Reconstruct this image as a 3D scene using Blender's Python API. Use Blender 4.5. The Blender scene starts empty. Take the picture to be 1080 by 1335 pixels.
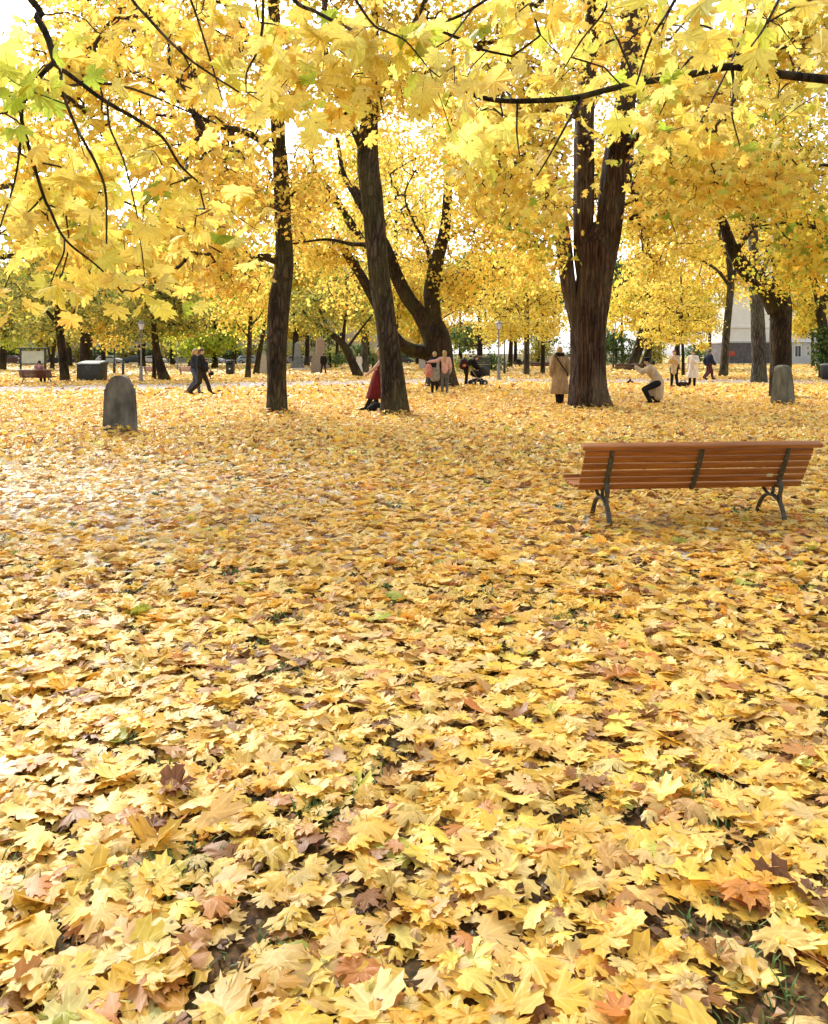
import bpy, bmesh, math, random
import numpy as np
from mathutils import Vector, Matrix, noise

random.seed(7)
rng = np.random.default_rng(7)
C = bpy.context.scene.collection
F, CX, HY, CH = 1080.0, 540.0, 463.0, 1.5          # focal (px), principal column, horizon row, eye height (m)
V = Vector


def W(px, py, Y):
    return V(((px - CX) / F * Y, Y, CH - (py - HY) / F * Y))


def yd(py):
    return CH * F / (py - HY)


def GP(px, py):
    Y = yd(py)
    return V(((px - CX) / F * Y, Y, 0.0))


# ------------------------------------------------------------------ materials
def new_mat(name):
    m = bpy.data.materials.new(name)
    m.use_nodes = True
    nt = m.node_tree
    b = nt.nodes['Principled BSDF']
    return m, nt, b


def N(nt, t, **kw):
    n = nt.nodes.new(t)
    for k, v in kw.items():
        setattr(n, k, v)
    return n


def mixc(nt, fac, a, b, blend='MIX'):
    n = nt.nodes.new('ShaderNodeMix')
    n.data_type = 'RGBA'
    n.blend_type = blend
    for s, v in ((0, fac), (6, a), (7, b)):
        if isinstance(v, (int, float)):
            n.inputs[s].default_value = v
        elif isinstance(v, tuple):
            n.inputs[s].default_value = (*v, 1)
        else:
            nt.links.new(v, n.inputs[s])
    return n.outputs[2]


def math_n(nt, op, a, b=None, c=None, clamp=False):
    n = nt.nodes.new('ShaderNodeMath')
    n.operation = op
    n.use_clamp = clamp
    for i, v in enumerate((a, b, c)):
        if v is None:
            continue
        if isinstance(v, (int, float)):
            n.inputs[i].default_value = v
        else:
            nt.links.new(v, n.inputs[i])
    return n.outputs[0]


def ramp(nt, src, p0, p1, c0=0.0, c1=1.0):
    n = nt.nodes.new('ShaderNodeMapRange')
    n.inputs[1].default_value = p0
    n.inputs[2].default_value = p1
    n.inputs[3].default_value = c0
    n.inputs[4].default_value = c1
    nt.links.new(src, n.inputs[0])
    return n.outputs[0]


def noise_n(nt, scale, detail=4, vec=None, rough=0.55):
    n = nt.nodes.new('ShaderNodeTexNoise')
    n.inputs['Scale'].default_value = scale
    n.inputs['Detail'].default_value = detail
    n.inputs['Roughness'].default_value = rough
    if vec is not None:
        nt.links.new(vec, n.inputs['Vector'])
    return n.outputs[0]


def objco(nt, scale=(1, 1, 1)):
    tc = nt.nodes.new('ShaderNodeTexCoord')
    mp = nt.nodes.new('ShaderNodeMapping')
    mp.inputs['Scale'].default_value = scale
    nt.links.new(tc.outputs['Object'], mp.inputs[0])
    return mp.outputs[0]


def bump(nt, b, h, strength=0.4, dist=0.02):
    n = nt.nodes.new('ShaderNodeBump')
    n.inputs['Strength'].default_value = strength
    n.inputs['Distance'].default_value = dist
    nt.links.new(h, n.inputs['Height'])
    nt.links.new(n.outputs[0], b.inputs['Normal'])


def surf(name, c1, c2, scale=8, rough=0.7, bmp=0.2, stretch=(1, 1, 1), spec=0.3, metal=0.0, dist=0.01):
    """two-tone procedural surface with a little bump"""
    m, nt, b = new_mat(name)
    co = objco(nt, stretch)
    n1 = noise_n(nt, scale, 5, co)
    f = ramp(nt, n1, 0.35, 0.65)
    nt.links.new(mixc(nt, f, c1, c2), b.inputs['Base Color'])
    b.inputs['Roughness'].default_value = rough
    b.inputs['Specular IOR Level'].default_value = spec
    b.inputs['Metallic'].default_value = metal
    if bmp:
        bump(nt, b, noise_n(nt, scale * 4, 4, co), bmp, dist)
    return m


def bark_mat(name, dark, light, moss, moss_amt=0.5, kz=0.2):
    m, nt, b = new_mat(name)
    co = objco(nt, (1, 1, kz))
    co2 = objco(nt, (1, 1, 0.45))
    v = N(nt, 'ShaderNodeTexVoronoi', feature='DISTANCE_TO_EDGE')
    wv = noise_n(nt, 9, 3, co)
    vm = nt.nodes.new('ShaderNodeVectorMath')
    vm.operation = 'MULTIPLY_ADD'
    nt.links.new(wv, vm.inputs[0])
    vm.inputs[1].default_value = (0.22, 0.22, 0.16)
    nt.links.new(co, vm.inputs[2])
    nt.links.new(vm.outputs[0], v.inputs['Vector'])
    v.inputs['Scale'].default_value = 10
    cr = ramp(nt, v.outputs['Distance'], 0.0, 0.22)
    fib = noise_n(nt, 30, 5, co)
    h = math_n(nt, 'ADD', cr, math_n(nt, 'MULTIPLY', fib, 0.6))
    blot = ramp(nt, noise_n(nt, 2.2, 5, co2), 0.38, 0.62)
    c = mixc(nt, blot, dark, light)
    c = mixc(nt, ramp(nt, h, 0.3, 1.2), mixc(nt, 0.72, c, (0.006, 0.004, 0.003)), c)
    mo = math_n(nt, 'MULTIPLY', ramp(nt, noise_n(nt, 1.3, 6, co2, 0.65), 0.46, 0.58), moss_amt)
    c = mixc(nt, mo, c, moss)
    nt.links.new(c, b.inputs['Base Color'])
    b.inputs['Roughness'].default_value = 0.85
    b.inputs['Specular IOR Level'].default_value = 0.2
    bump(nt, b, h, 1.0, 0.06)
    return m


def leaf_mat(name, transl=0.4, veins=True, rough=0.5, spec=0.3, blotch=0.35, vein_tone=1.3):
    m, nt, b = new_mat(name)
    at = N(nt, 'ShaderNodeAttribute', attribute_name='Col')
    col = at.outputs['Color']
    if veins:
        uv = N(nt, 'ShaderNodeAttribute', attribute_name='luv')
        sp = N(nt, 'ShaderNodeSeparateXYZ')
        nt.links.new(uv.outputs['Vector'], sp.inputs[0])
        ax = math_n(nt, 'ABSOLUTE', sp.outputs[0])
        y = sp.outputs[1]
        d = None
        for A in (0, 40, 78):
            a = math.radians(A)
            e = math_n(nt, 'ABSOLUTE', math_n(nt, 'SUBTRACT', math_n(nt, 'MULTIPLY', ax, math.cos(a)),
                                              math_n(nt, 'MULTIPLY', y, math.sin(a))))
            d = e if d is None else math_n(nt, 'MINIMUM', d, e)
        vm = ramp(nt, d, 0.008, 0.035, 0.55, 0.0)
        hv = nt.nodes.new('ShaderNodeHueSaturation')
        hv.inputs['Value'].default_value = vein_tone
        hv.inputs['Saturation'].default_value = 0.9
        nt.links.new(col, hv.inputs['Color'])
        col = mixc(nt, vm, col, hv.outputs[0], 'MIX')
        tc = nt.nodes.new('ShaderNodeTexCoord')
        n1 = noise_n(nt, 34, 4, tc.outputs['Object'])
        f = math_n(nt, 'MULTIPLY', ramp(nt, n1, 0.52, 0.72), blotch)
        col = mixc(nt, f, col, (0.34, 0.17, 0.045))
        vs = N(nt, 'ShaderNodeTexVoronoi')
        vs.inputs['Scale'].default_value = 26
        nt.links.new(tc.outputs['Object'], vs.inputs['Vector'])
        sc = N(nt, 'ShaderNodeSeparateColor')
        nt.links.new(vs.outputs['Color'], sc.inputs[0])
        spot = math_n(nt, 'MULTIPLY', ramp(nt, vs.outputs['Distance'], 0.11, 0.17, 1, 0), ramp(nt, sc.outputs[0], 0.60, 0.64))
        col = mixc(nt, math_n(nt, 'MULTIPLY', spot, 0.75, clamp=True), col, (0.09, 0.045, 0.015))
    nt.links.new(col, b.inputs['Base Color'])
    b.inputs['Roughness'].default_value = rough
    b.inputs['Specular IOR Level'].default_value = spec
    tr = nt.nodes.new('ShaderNodeBsdfTranslucent')
    nt.links.new(col, tr.inputs['Color'])
    mx = nt.nodes.new('ShaderNodeMixShader')
    mx.inputs[0].default_value = transl
    nt.links.new(b.outputs[0], mx.inputs[1])
    nt.links.new(tr.outputs[0], mx.inputs[2])
    nt.links.new(mx.outputs[0], nt.nodes['Material Output'].inputs[0])
    return m


# ------------------------------------------------------------------ mesh builder
class MB:
    def __init__(self):
        self.v, self.f = [], []

    def box(self, c, s, rot=None, bev=0.0):
        bm = bmesh.new()
        bmesh.ops.create_cube(bm, size=1)
        for q in bm.verts:
            q.co = V((q.co.x * s[0], q.co.y * s[1], q.co.z * s[2]))
        if bev:
            bmesh.ops.bevel(bm, geom=bm.edges[:], offset=bev, segments=2, affect='EDGES', profile=0.5)
        M = Matrix.Translation(c)
        if rot is not None:
            M = M @ rot
        self.add(bm, M)
        return self

    def add(self, bm, M=Matrix.Identity(4)):
        o = len(self.v)
        bm.verts.index_update()
        for q in bm.verts:
            self.v.append(M @ q.co)
        for f in bm.faces:
            self.f.append([q.index + o for q in f.verts])
        bm.free()

    def sphere(self, c, r, seg=12, rings=8):
        if isinstance(r, (int, float)):
            r = (r, r, r)
        bm = bmesh.new()
        bmesh.ops.create_uvsphere(bm, u_segments=seg, v_segments=rings, radius=1)
        self.add(bm, Matrix.Translation(c) @ Matrix.Diagonal((r[0], r[1], r[2], 1)))
        return self

    def tube(self, pts, rad, sides=8, cap=True, fn=None, flat=None):
        """swept tube; rad is a number or list; fn(ring t, theta, point) -> radius factor"""
        pts = [V(p) for p in pts]
        if isinstance(rad, (int, float)):
            rad = [rad] * len(pts)
        o = len(self.v)
        n = len(pts)
        t0 = (pts[1] - pts[0]).normalized()
        ref = V((1, 0, 0)) if abs(t0.x) < 0.9 else V((0, 1, 0))
        u = (ref - t0 * ref.dot(t0)).normalized()
        for i, p in enumerate(pts):
            t = (pts[min(i + 1, n - 1)] - pts[max(i - 1, 0)])
            t = t.normalized() if t.length > 1e-9 else t0
            u = (u - t * u.dot(t))
            u = u.normalized() if u.length > 1e-9 else t.orthogonal().normalized()
            w = t.cross(u)
            for k in range(sides):
                a = 2 * math.pi * k / sides
                r = rad[i]
                d = u * math.cos(a) + w * math.sin(a)
                if fn:
                    r *= fn(i / (n - 1), a, p, d)
                q = d * r
                if flat:
                    q = V((q.x * flat[0], q.y * flat[1], q.z * flat[2]))
                self.v.append(p + q)
        for i in range(n - 1):
            for k in range(sides):
                a, b = o + i * sides + k, o + i * sides + (k + 1) % sides
                self.f.append([a, b, b + sides, a + sides])
        if cap:
            self.f.append([o + k for k in range(sides)][::-1])
            self.f.append([o + (n - 1) * sides + k for k in range(sides)])
        return self

    def prism(self, prof, axis_pts, closed=True):
        """prof: list of 3D points ring 0; axis_pts: (offset vectors) for each ring; straight loft"""
        o = len(self.v)
        n = len(prof)
        for off in axis_pts:
            for p in prof:
                self.v.append(V(p) + V(off))
        for i in range(len(axis_pts) - 1):
            for k in range(n):
                a, b = o + i * n + k, o + i * n + (k + 1) % n
                self.f.append([a, b, b + n, a + n])
        self.f.append([o + k for k in range(n)][::-1])
        self.f.append([o + (len(axis_pts) - 1) * n + k for k in range(n)])
        return self

    def loft(self, rings):
        o = len(self.v)
        n = len(rings[0])
        for r in rings:
            self.v.extend(V(p) for p in r)
        for i in range(len(rings) - 1):
            for k in range(n):
                a, b = o + i * n + k, o + i * n + (k + 1) % n
                self.f.append([a, b, b + n, a + n])
        self.f.append([o + k for k in range(n)][::-1])
        self.f.append([o + (len(rings) - 1) * n + k for k in range(n)])
        return self

    def mesh(self, name, mat=None, smooth=True, org=None):
        me = bpy.data.meshes.new(name)
        vs = self.v if org is None else [q - org for q in self.v]
        me.from_pydata([tuple(q) for q in vs], [], self.f)
        bm = bmesh.new()
        bm.from_mesh(me)
        bmesh.ops.recalc_face_normals(bm, faces=bm.faces)
        bm.to_mesh(me)
        bm.free()
        if smooth:
            me.polygons.foreach_set('use_smooth', [True] * len(me.polygons))
            try:
                me.set_sharp_from_angle(angle=math.radians(40))
            except Exception:
                pass
        if mat:
            me.materials.append(mat)
        me.update()
        return me

    def build(self, name, mat, parent=None, smooth=True, org=None, label=None):
        o = bpy.data.objects.new(name, self.mesh(name, mat, smooth, org))
        C.objects.link(o)
        if parent:
            o.parent = parent
        if label:
            o['label'] = label
        return o


def tag(o, label=None, cat=None, group=None, kind=None):
    for k, v in (('label', label), ('category', cat), ('group', group), ('kind', kind)):
        if v:
            o[k] = v
    return o


def thing(name, loc, label, cat, group=None, rz=0.0):
    o = bpy.data.objects.new(name, None)
    C.objects.link(o)
    o.empty_display_size = 0.1
    o.location = loc
    o.rotation_euler = (0, 0, rz)
    return tag(o, label, cat, group)


def copy_tree(o, loc, rz, label=None, group=None, scale=None):
    def rec(s, par):
        c = s.copy()
        C.objects.link(c)
        if par:
            c.parent = par
        for ch in list(s.children):
            rec(ch, c)
        return c
    r = rec(o, None)
    r.location = loc
    r.rotation_euler = (0, 0, rz)
    if scale:
        r.scale = scale
    tag(r, label, None, group)
    return r


def smooth_path(pts, per=6):
    """Catmull-Rom through (Vector, radius) pairs"""
    P = [V(p) for p, _ in pts]
    R = [r for _, r in pts]
    P = [P[0] * 2 - P[1]] + P + [P[-1] * 2 - P[-2]]
    R = [R[0]] + R + [R[-1]]
    op, orr = [], []
    for i in range(1, len(P) - 2):
        for k in range(per):
            t = k / per
            a, b, c, d = P[i - 1], P[i], P[i + 1], P[i + 2]
            op.append(0.5 * ((2 * b) + (c - a) * t + (2 * a - 5 * b + 4 * c - d) * t * t + (3 * b - a - 3 * c + d) * t ** 3))
            orr.append(R[i] + (R[i + 1] - R[i]) * t)
    op.append(P[-2])
    orr.append(R[-2])
    return op, orr


# ------------------------------------------------------------------ leaves
_half = [(0, 1.0), (0.055, 0.80), (0.17, 0.75), (0.150, 0.61), (0.185, 0.49), (0.31, 0.575), (0.33, 0.70), (0.45, 0.65),
         (0.64, 0.75), (0.58, 0.57), (0.69, 0.47), (0.53, 0.375), (0.475, 0.28), (0.60, 0.265), (0.80, 0.22),
         (0.64, 0.06), (0.60, -0.08), (0.38, -0.05), (0.22, -0.14), (0.06, -0.05)]
_full = _half + [(-x, y) for x, y in _half[:0:-1]]
_lo = [(0, 1.0), (0.17, 0.54), (0.62, 0.74), (0.47, 0.29), (0.78, 0.12), (0.3, -0.12), (-0.3, -0.12), (-0.78, 0.12),
       (-0.47, 0.29), (-0.62, 0.74), (-0.17, 0.54)]
_vlo = [(0, 1.0), (0.5, 0.55), (0.7, 0.05), (0.0, -0.15), (-0.7, 0.05), (-0.5, 0.55)]


def _tmpl(outline, ring):
    n = len(outline)
    c = (0.0, 0.28)
    vs = [c]
    fs = []
    if ring:
        vs += [(c[0] + (x - c[0]) * 0.5, c[1] + (y - c[1]) * 0.5) for x, y in outline]
        vs += list(outline)
        for k in range(n):
            k2 = (k + 1) % n
            fs.append((0, 1 + k2, 1 + k))
            fs.append((1 + k, 1 + k2, 1 + n + k2))
            fs.append((1 + k, 1 + n + k2, 1 + n + k))
    else:
        vs += list(outline)
        for k in range(n):
            fs.append((0, 1 + (k + 1) % n, 1 + k))
    return np.array(vs), np.array(fs, dtype=np.int32)


LEAF = {'hi': _tmpl(_full, True), 'mid': _tmpl(_full, False), 'lo': _tmpl(_lo, False), 'vlo': _tmpl(_vlo, False)}


def nrmz(a):
    return a / np.maximum(np.linalg.norm(a, axis=1, keepdims=True), 1e-9)


def leaf_mesh(name, pos, tip, nrm, size, col, lod, mat, curl=0.25, parent=None, center=False, stem=0.0, smooth=False, org=None):
    tv, tf = LEAF[lod]
    n = len(pos)
    Y = nrmz(tip)
    Z = nrmz(nrm - (nrm * Y).sum(1, keepdims=True) * Y)
    X = np.cross(Y, Z)
    s = (size / 1.56)[:, None, None]
    x, y = tv[:, 0][None, :], tv[:, 1][None, :]
    yc = y - 0.28
    c = rng.normal(0, curl, (n, 5)) * np.where(rng.uniform(0, 1, (n, 1)) < 0.10, 1.9, 1.0)
    x = x * rng.uniform(0.78, 1.1, (n, 1)) + y * rng.normal(0, 0.07, (n, 1))
    z = (c[:, 0:1] - 0.4 * curl) * x * x * 1.2 + (c[:, 1:2] - 0.4 * curl) * yc * yc + c[:, 2:3] * x * yc * 1.5 + c[:, 3:4] * np.abs(x) * 0.6
    z = z + c[:, 4:5] * 0.5 * np.sin(5 * np.hypot(x, yc) + 9 * c[:, 0:1])
    yy = yc if center else y
    co = pos[:, None, :] + s * (x[..., None] * X[:, None, :] + yy[..., None] * Y[:, None, :] + z[..., None] * Z[:, None, :])
    M = len(tv)
    co = co.reshape(-1, 3)
    idx = (tf[None] + (np.arange(n) * M)[:, None, None]).reshape(-1, 3)
    cols = np.repeat(np.concatenate([col, np.ones((n, 1))], 1), M, axis=0)
    uv = np.tile(tv, (n, 1))
    if stem > 0:      # petiole: a thin three-sided spike
        sd = nrmz(-Y + rng.normal(0, 0.35, (n, 3)))
        L = (size * stem * rng.uniform(0.6, 1.2, n))[:, None]
        p0 = pos + (-0.28 * (size / 1.56)[:, None] * Y if center else 0)
        w = (size * 0.011)[:, None]
        sv = np.stack([p0 + X * w, p0 - X * w, p0 + Z * w, p0 + sd * L], 1).reshape(-1, 3)
        st = np.array([(0, 3, 2), (2, 3, 1), (1, 3, 0)])
        si = (st[None] + (len(co) + np.arange(n) * 4)[:, None, None]).reshape(-1, 3)
        co = np.concatenate([co, sv])
        idx = np.concatenate([idx, si])
        sc = np.tile(np.array([[0.45, 0.25, 0.06, 1.0]]), (n * 4, 1))
        cols = np.concatenate([cols, sc])
        uv = np.concatenate([uv, np.tile([[0.5, 0.9]], (n * 4, 1))])
    if org is not None:
        co = co - np.array(org)[None]
    me = bpy.data.meshes.new(name)
    nf = len(idx)
    me.vertices.add(len(co))
    me.vertices.foreach_set('co', co.astype(np.float32).ravel())
    me.loops.add(nf * 3)
    me.loops.foreach_set('vertex_index', idx.astype(np.int32).ravel())
    me.polygons.add(nf)
    me.polygons.foreach_set('loop_start', np.arange(0, nf * 3, 3, dtype=np.int32))
    me.polygons.foreach_set('use_smooth', np.full(nf, smooth))
    me.update(calc_edges=True)
    ca = me.color_attributes.new('Col', 'FLOAT_COLOR', 'POINT')
    ca.data.foreach_set('color', cols.astype(np.float32).ravel())
    if lod in ('hi', 'mid'):
        at = me.attributes.new('luv', 'FLOAT2', 'POINT')
        at.data.foreach_set('vector', uv.astype(np.float32).ravel())
    me.materials.append(mat)
    o = bpy.data.objects.new(name, me)
    C.objects.link(o)
    if parent:
        o.parent = parent
    return o


def pick(pal, n, jit=0.10):
    cols = np.array([p[:3] for p in pal], float)
    w = np.array([p[3] for p in pal], float)
    k = rng.choice(len(pal), n, p=w / w.sum())
    c = cols[k] * rng.lognormal(0, jit, (n, 1)) * rng.normal(1, 0.04, (n, 3))
    return np.clip(c, 0.005, 0.9)

# ------------------------------------------------------------------ world, sun, camera
scene = bpy.context.scene
world = bpy.data.worlds.new('World')
scene.world = world
world.use_nodes = True
wn = world.node_tree
bg = wn.nodes['Background']
sky = wn.nodes.new('ShaderNodeTexSky')
sky.sky_type = 'NISHITA'
sky.sun_disc = False
SUN_EL, SUN_AZ = math.radians(38), math.radians(-28)      # azimuth from +Y, negative = left
sky.sun_elevation = SUN_EL
sky.sun_rotation = SUN_AZ
sky.dust_density = 3.0
sky.air_density = 1.0
hs = wn.nodes.new('ShaderNodeHueSaturation')
hs.inputs['Saturation'].default_value = 0.22
hs.inputs['Value'].default_value = 1.0
wn.links.new(sky.outputs[0], hs.inputs['Color'])
wn.links.new(hs.outputs[0], bg.inputs[0])
bg.inputs[1].default_value = 0.15

sl = bpy.data.lights.new('sun', 'SUN')
sl.energy = 1.35
sl.angle = math.radians(18)
sl.color = (1.0, 0.93, 0.80)
so = bpy.data.objects.new('sun', sl)
C.objects.link(so)
d = V((math.sin(SUN_AZ) * math.cos(SUN_EL), math.cos(SUN_AZ) * math.cos(SUN_EL), math.sin(SUN_EL)))
so.rotation_euler = d.to_track_quat('Z', 'Y').to_euler()

cam = bpy.data.cameras.new('camera')
cam.sensor_fit = 'HORIZONTAL'
cam.sensor_width = 36
cam.lens = 36
cam.shift_y = -(667.5 - HY) / 1080
cam.clip_end = 3000
cam.clip_start = 0.05
co_ = bpy.data.objects.new('camera', cam)
C.objects.link(co_)
co_.location = (0, 0, CH)
co_.rotation_euler = (math.radians(90), 0, 0)
scene.camera = co_

scene.view_settings.view_transform = 'Standard'
scene.view_settings.look = 'None'
scene.view_settings.exposure = 1.42
scene.view_settings.gamma = 1
scene.cycles.max_bounces = 8
scene.cycles.diffuse_bounces = 5
scene.cycles.glossy_bounces = 2
scene.cycles.transmission_bounces = 6
scene.cycles.sample_clamp_indirect = 8
scene.cycles.use_denoising = True
scene.cycles.caustics_reflective = False
scene.cycles.caustics_refractive = False

# ------------------------------------------------------------------ shared materials
BARK_D = bark_mat('bark_dark', (0.030, 0.019, 0.011), (0.075, 0.048, 0.028), (0.075, 0.068, 0.022), 0.55)
BARK_R = bark_mat('bark_reddish', (0.045, 0.020, 0.010), (0.115, 0.062, 0.034), (0.17, 0.135, 0.085), 0.5, 0.07)
BARK_G = bark_mat('bark_grey', (0.075, 0.060, 0.045), (0.17, 0.145, 0.11), (0.10, 0.10, 0.05), 0.5)
BARK_B = bark_mat('bark_brown', (0.048, 0.034, 0.020), (0.115, 0.084, 0.054), (0.095, 0.085, 0.032), 0.6)
TWIG = surf('twig_bark', (0.028, 0.016, 0.010), (0.055, 0.034, 0.022), 20, 0.8, 0.0)
LEAF_T = leaf_mat('maple_foliage_near', 0.62, True, 0.5, 0.25, 0.15, 0.72)
LEAF_M = leaf_mat('maple_foliage', 0.62, False, 0.6, 0.2)
LEAF_G = leaf_mat('fallen_leaf', 0.34, True, 0.42, 0.42, 0.34)
LEAF_GF = leaf_mat('fallen_leaf_distant', 0.30, False, 0.42, 0.45)

PAL_Y = [(0.86, 0.65, 0.13, 5), (0.87, 0.72, 0.18, 3.4), (0.84, 0.57, 0.09, 1.4), (0.64, 0.63, 0.10, 0.9), (0.36, 0.46, 0.06, 0.35), (0.66, 0.38, 0.08, 0.25)]
PAL_FORE = [(0.87, 0.69, 0.15, 5), (0.88, 0.75, 0.20, 4), (0.85, 0.60, 0.10, 1.5), (0.68, 0.66, 0.11, 0.8), (0.40, 0.50, 0.06, 0.3)]
PAL_GOLD = [(0.86, 0.62, 0.13, 5), (0.87, 0.69, 0.17, 4.5), (0.82, 0.53, 0.09, 1.4), (0.66, 0.38, 0.09, 0.4), (0.60, 0.57, 0.09, 0.6)]
PAL_YG = [(0.84, 0.64, 0.10, 4.4), (0.70, 0.61, 0.09, 3), (0.45, 0.48, 0.07, 1.8), (0.24, 0.33, 0.05, 0.7), (0.84, 0.56, 0.08, 2)]
PAL_OLIVE = [(0.42, 0.38, 0.08, 4), (0.30, 0.31, 0.07, 4), (0.58, 0.46, 0.08, 2.5), (0.17, 0.20, 0.06, 2.5), (0.70, 0.50, 0.08, 1.2)]
PAL_GREEN = [(0.10, 0.17, 0.05, 4), (0.17, 0.24, 0.06, 3), (0.06, 0.10, 0.04, 3), (0.26, 0.30, 0.07, 1)]
PAL_LIME = [(0.55, 0.62, 0.08, 4), (0.42, 0.52, 0.07, 3), (0.72, 0.66, 0.10, 2)]
PAL_PALE = [(0.88, 0.72, 0.18, 5), (0.88, 0.64, 0.10, 4), (0.80, 0.70, 0.20, 2), (0.62, 0.58, 0.12, 1)]

# ------------------------------------------------------------------ ground
def ground_material():
    m, nt, b = new_mat('leaf_strewn_soil')
    g = nt.nodes.new('ShaderNodeNewGeometry')
    pos = g.outputs['Position']
    v = N(nt, 'ShaderNodeTexVoronoi')
    v.inputs['Scale'].default_value = 9
    nt.links.new(pos, v.inputs['Vector'])
    sp = N(nt, 'ShaderNodeSeparateColor')
    nt.links.new(v.outputs['Color'], sp.inputs[0])
    cr = nt.nodes.new('ShaderNodeValToRGB')
    e = cr.color_ramp.elements
    e[0].position, e[0].color = 0.0, (0.22, 0.10, 0.03, 1)
    e[1].position, e[1].color = 1.0, (0.80, 0.62, 0.26, 1)
    for p, c in ((0.15, (0.50, 0.27, 0.07, 1)), (0.35, (0.72, 0.42, 0.06, 1)), (0.7, (0.80, 0.53, 0.10, 1))):
        q = e.new(p)
        q.color = c
    nt.links.new(sp.outputs[0], cr.inputs[0])
    litter = cr.outputs[0]
    soil = mixc(nt, ramp(nt, noise_n(nt, 14, 5, pos), 0.4, 0.6), (0.030, 0.020, 0.011), (0.030, 0.040, 0.012))
    soil = mixc(nt, ramp(nt, noise_n(nt, 60, 4, pos), 0.45, 0.6), soil, (0.10, 0.055, 0.02))
    damp = mixc(nt, ramp(nt, noise_n(nt, 2.6, 5, pos), 0.42, 0.52), soil, mixc(nt, ramp(nt, noise_n(nt, 45, 5, pos), 0.35, 0.65), (0.035, 0.020, 0.010), (0.17, 0.095, 0.035)))
    soil = damp
    sx = N(nt, 'ShaderNodeSeparateXYZ')
    nt.links.new(pos, sx.inputs[0])
    far = ramp(nt, sx.outputs[1], 14, 26)
    keep = math_n(nt, 'MULTIPLY', far, ramp(nt, noise_n(nt, 5, 4, pos), 0.36, 0.46), clamp=True)
    c = mixc(nt, keep, soil, litter)
    # worn lawn with thinner leaf cover beyond the paths
    lawn = mixc(nt, ramp(nt, noise_n(nt, 1.2, 5, pos), 0.40, 0.60), (0.26, 0.23, 0.06), (0.60, 0.41, 0.11))
    c = mixc(nt, ramp(nt, sx.outputs[1], 46, 60), c, lawn)
    nt.links.new(c, b.inputs['Base Color'])
    b.inputs['Roughness'].default_value = 0.8
    b.inputs['Specular IOR Level'].default_value = 0.2
    bump(nt, b, v.outputs['Distance'], 0.5, 0.03)
    return m


def sheet(name, pts, mat, z, cat_kind='structure'):
    me = bpy.data.meshes.new(name)
    me.from_pydata([(x, y, z) for x, y in pts], [], [list(range(len(pts)))])
    me.materials.append(mat)
    o = bpy.data.objects.new(name, me)
    C.objects.link(o)
    o['kind'] = cat_kind
    return o


sheet('ground', [(-900, -60), (900, -60), (900, 1500), (-900, 1500)], ground_material(), 0.0)
GRAVEL = surf('pale_gravel', (0.42, 0.365, 0.30), (0.55, 0.48, 0.40), 25, 0.6, 0.4, spec=0.35)
DIRT = surf('path_grit', (0.25, 0.19, 0.165), (0.34, 0.265, 0.235), 1.6, 0.7, 0.3)


def wavy_strip(x0, x1, mid, half, step=0.5, amp=0.25, seed=0):
    top, bot = [], []
    x = x0
    while x <= x1 + 1e-6:
        n = noise.noise(V((x * 0.6, seed, 0))) * amp
        n2 = noise.noise(V((x * 0.6, seed + 9, 3))) * amp
        top.append((x, mid(x) + half(x) + n))
        bot.append((x, mid(x) - half(x) + n2))
        x += step
    return bot + top[::-1]


def path_mid(x):
    return 8.75 - 0.24 * (x + 4.45) if x < 3 else 6.96


def path_half(x):
    return 2.1 if x < -1 else max(0.75, 2.1 - 0.34 * (x + 1))


sheet('gravel_path', wavy_strip(-14, 9, path_mid, path_half, 0.5, 0.35, 1), GRAVEL, 0.004)


def far_mid(x):
    # left arm recedes to the right, right arm crosses behind the big trunk
    return 36 + 0.62 * (x + 18) if x < 4 else 49.6 - 0.18 * (x - 4)


def far_half(x):
    return 4.6


sheet('crossing_path', wavy_strip(-60, 60, far_mid, far_half, 2, 1.6, 4), DIRT, 0.004)
ASPH = surf('asphalt', (0.045, 0.045, 0.047), (0.075, 0.073, 0.072), 3, 0.85, 0.2)
sheet('street', [(-300, 143), (300, 143), (300, 156), (-300, 156)], ASPH, 0.004)
kb = MB()
kb.box((0, 142.8, 0.06), (600, 0.35, 0.12), bev=0.02)
tag(kb.build('kerb', surf('kerb_stone', (0.35, 0.34, 0.32), (0.45, 0.43, 0.40), 2)), kind='structure')

# ------------------------------------------------------------------ fallen leaves (stuff)
PAL_F = [(0.84, 0.62, 0.23, 2.3), (0.85, 0.555, 0.09, 5.4), (0.85, 0.60, 0.16, 3.8), (0.80, 0.47, 0.06, 2.2), (0.63, 0.38, 0.12, 1.0), (0.30, 0.125, 0.03, 0.45), (0.46, 0.22, 0.06, 0.5),
         (0.60, 0.24, 0.05, 0.35), (0.50, 0.50, 0.07, 0.18), (0.20, 0.09, 0.035, 0.2)]
PAL_F2 = [(0.86, 0.67, 0.28, 3.8), (0.87, 0.61, 0.15, 4.8), (0.82, 0.50, 0.10, 2.0), (0.60, 0.30, 0.07, 1.5), (0.26, 0.115, 0.04, 1.0),
          (0.62, 0.24, 0.04, 0.7)]
PAL_GLARE = [(0.86, 0.76, 0.54, 4), (0.82, 0.60, 0.24, 3), (0.78, 0.48, 0.10, 1.6), (0.58, 0.36, 0.16, 0.8), (0.4, 0.18, 0.05, 0.3)]  # cream leaf tones with the sky glare painted into the colour


def scatter(y0, y1, dens, side=0.57, pad=2.4):
    A = (y1 - y0) * (side * (y0 + y1) + 2 * pad)
    n = int(A * dens * 1.05)
    wmax = side * y1 + pad
    y = rng.uniform(y0, y1, n * 3)
    x = rng.uniform(-wmax, wmax, n * 3)
    ok = np.abs(x) < side * y + pad
    x, y = x[ok][:n], y[ok][:n]
    return x, y


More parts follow.
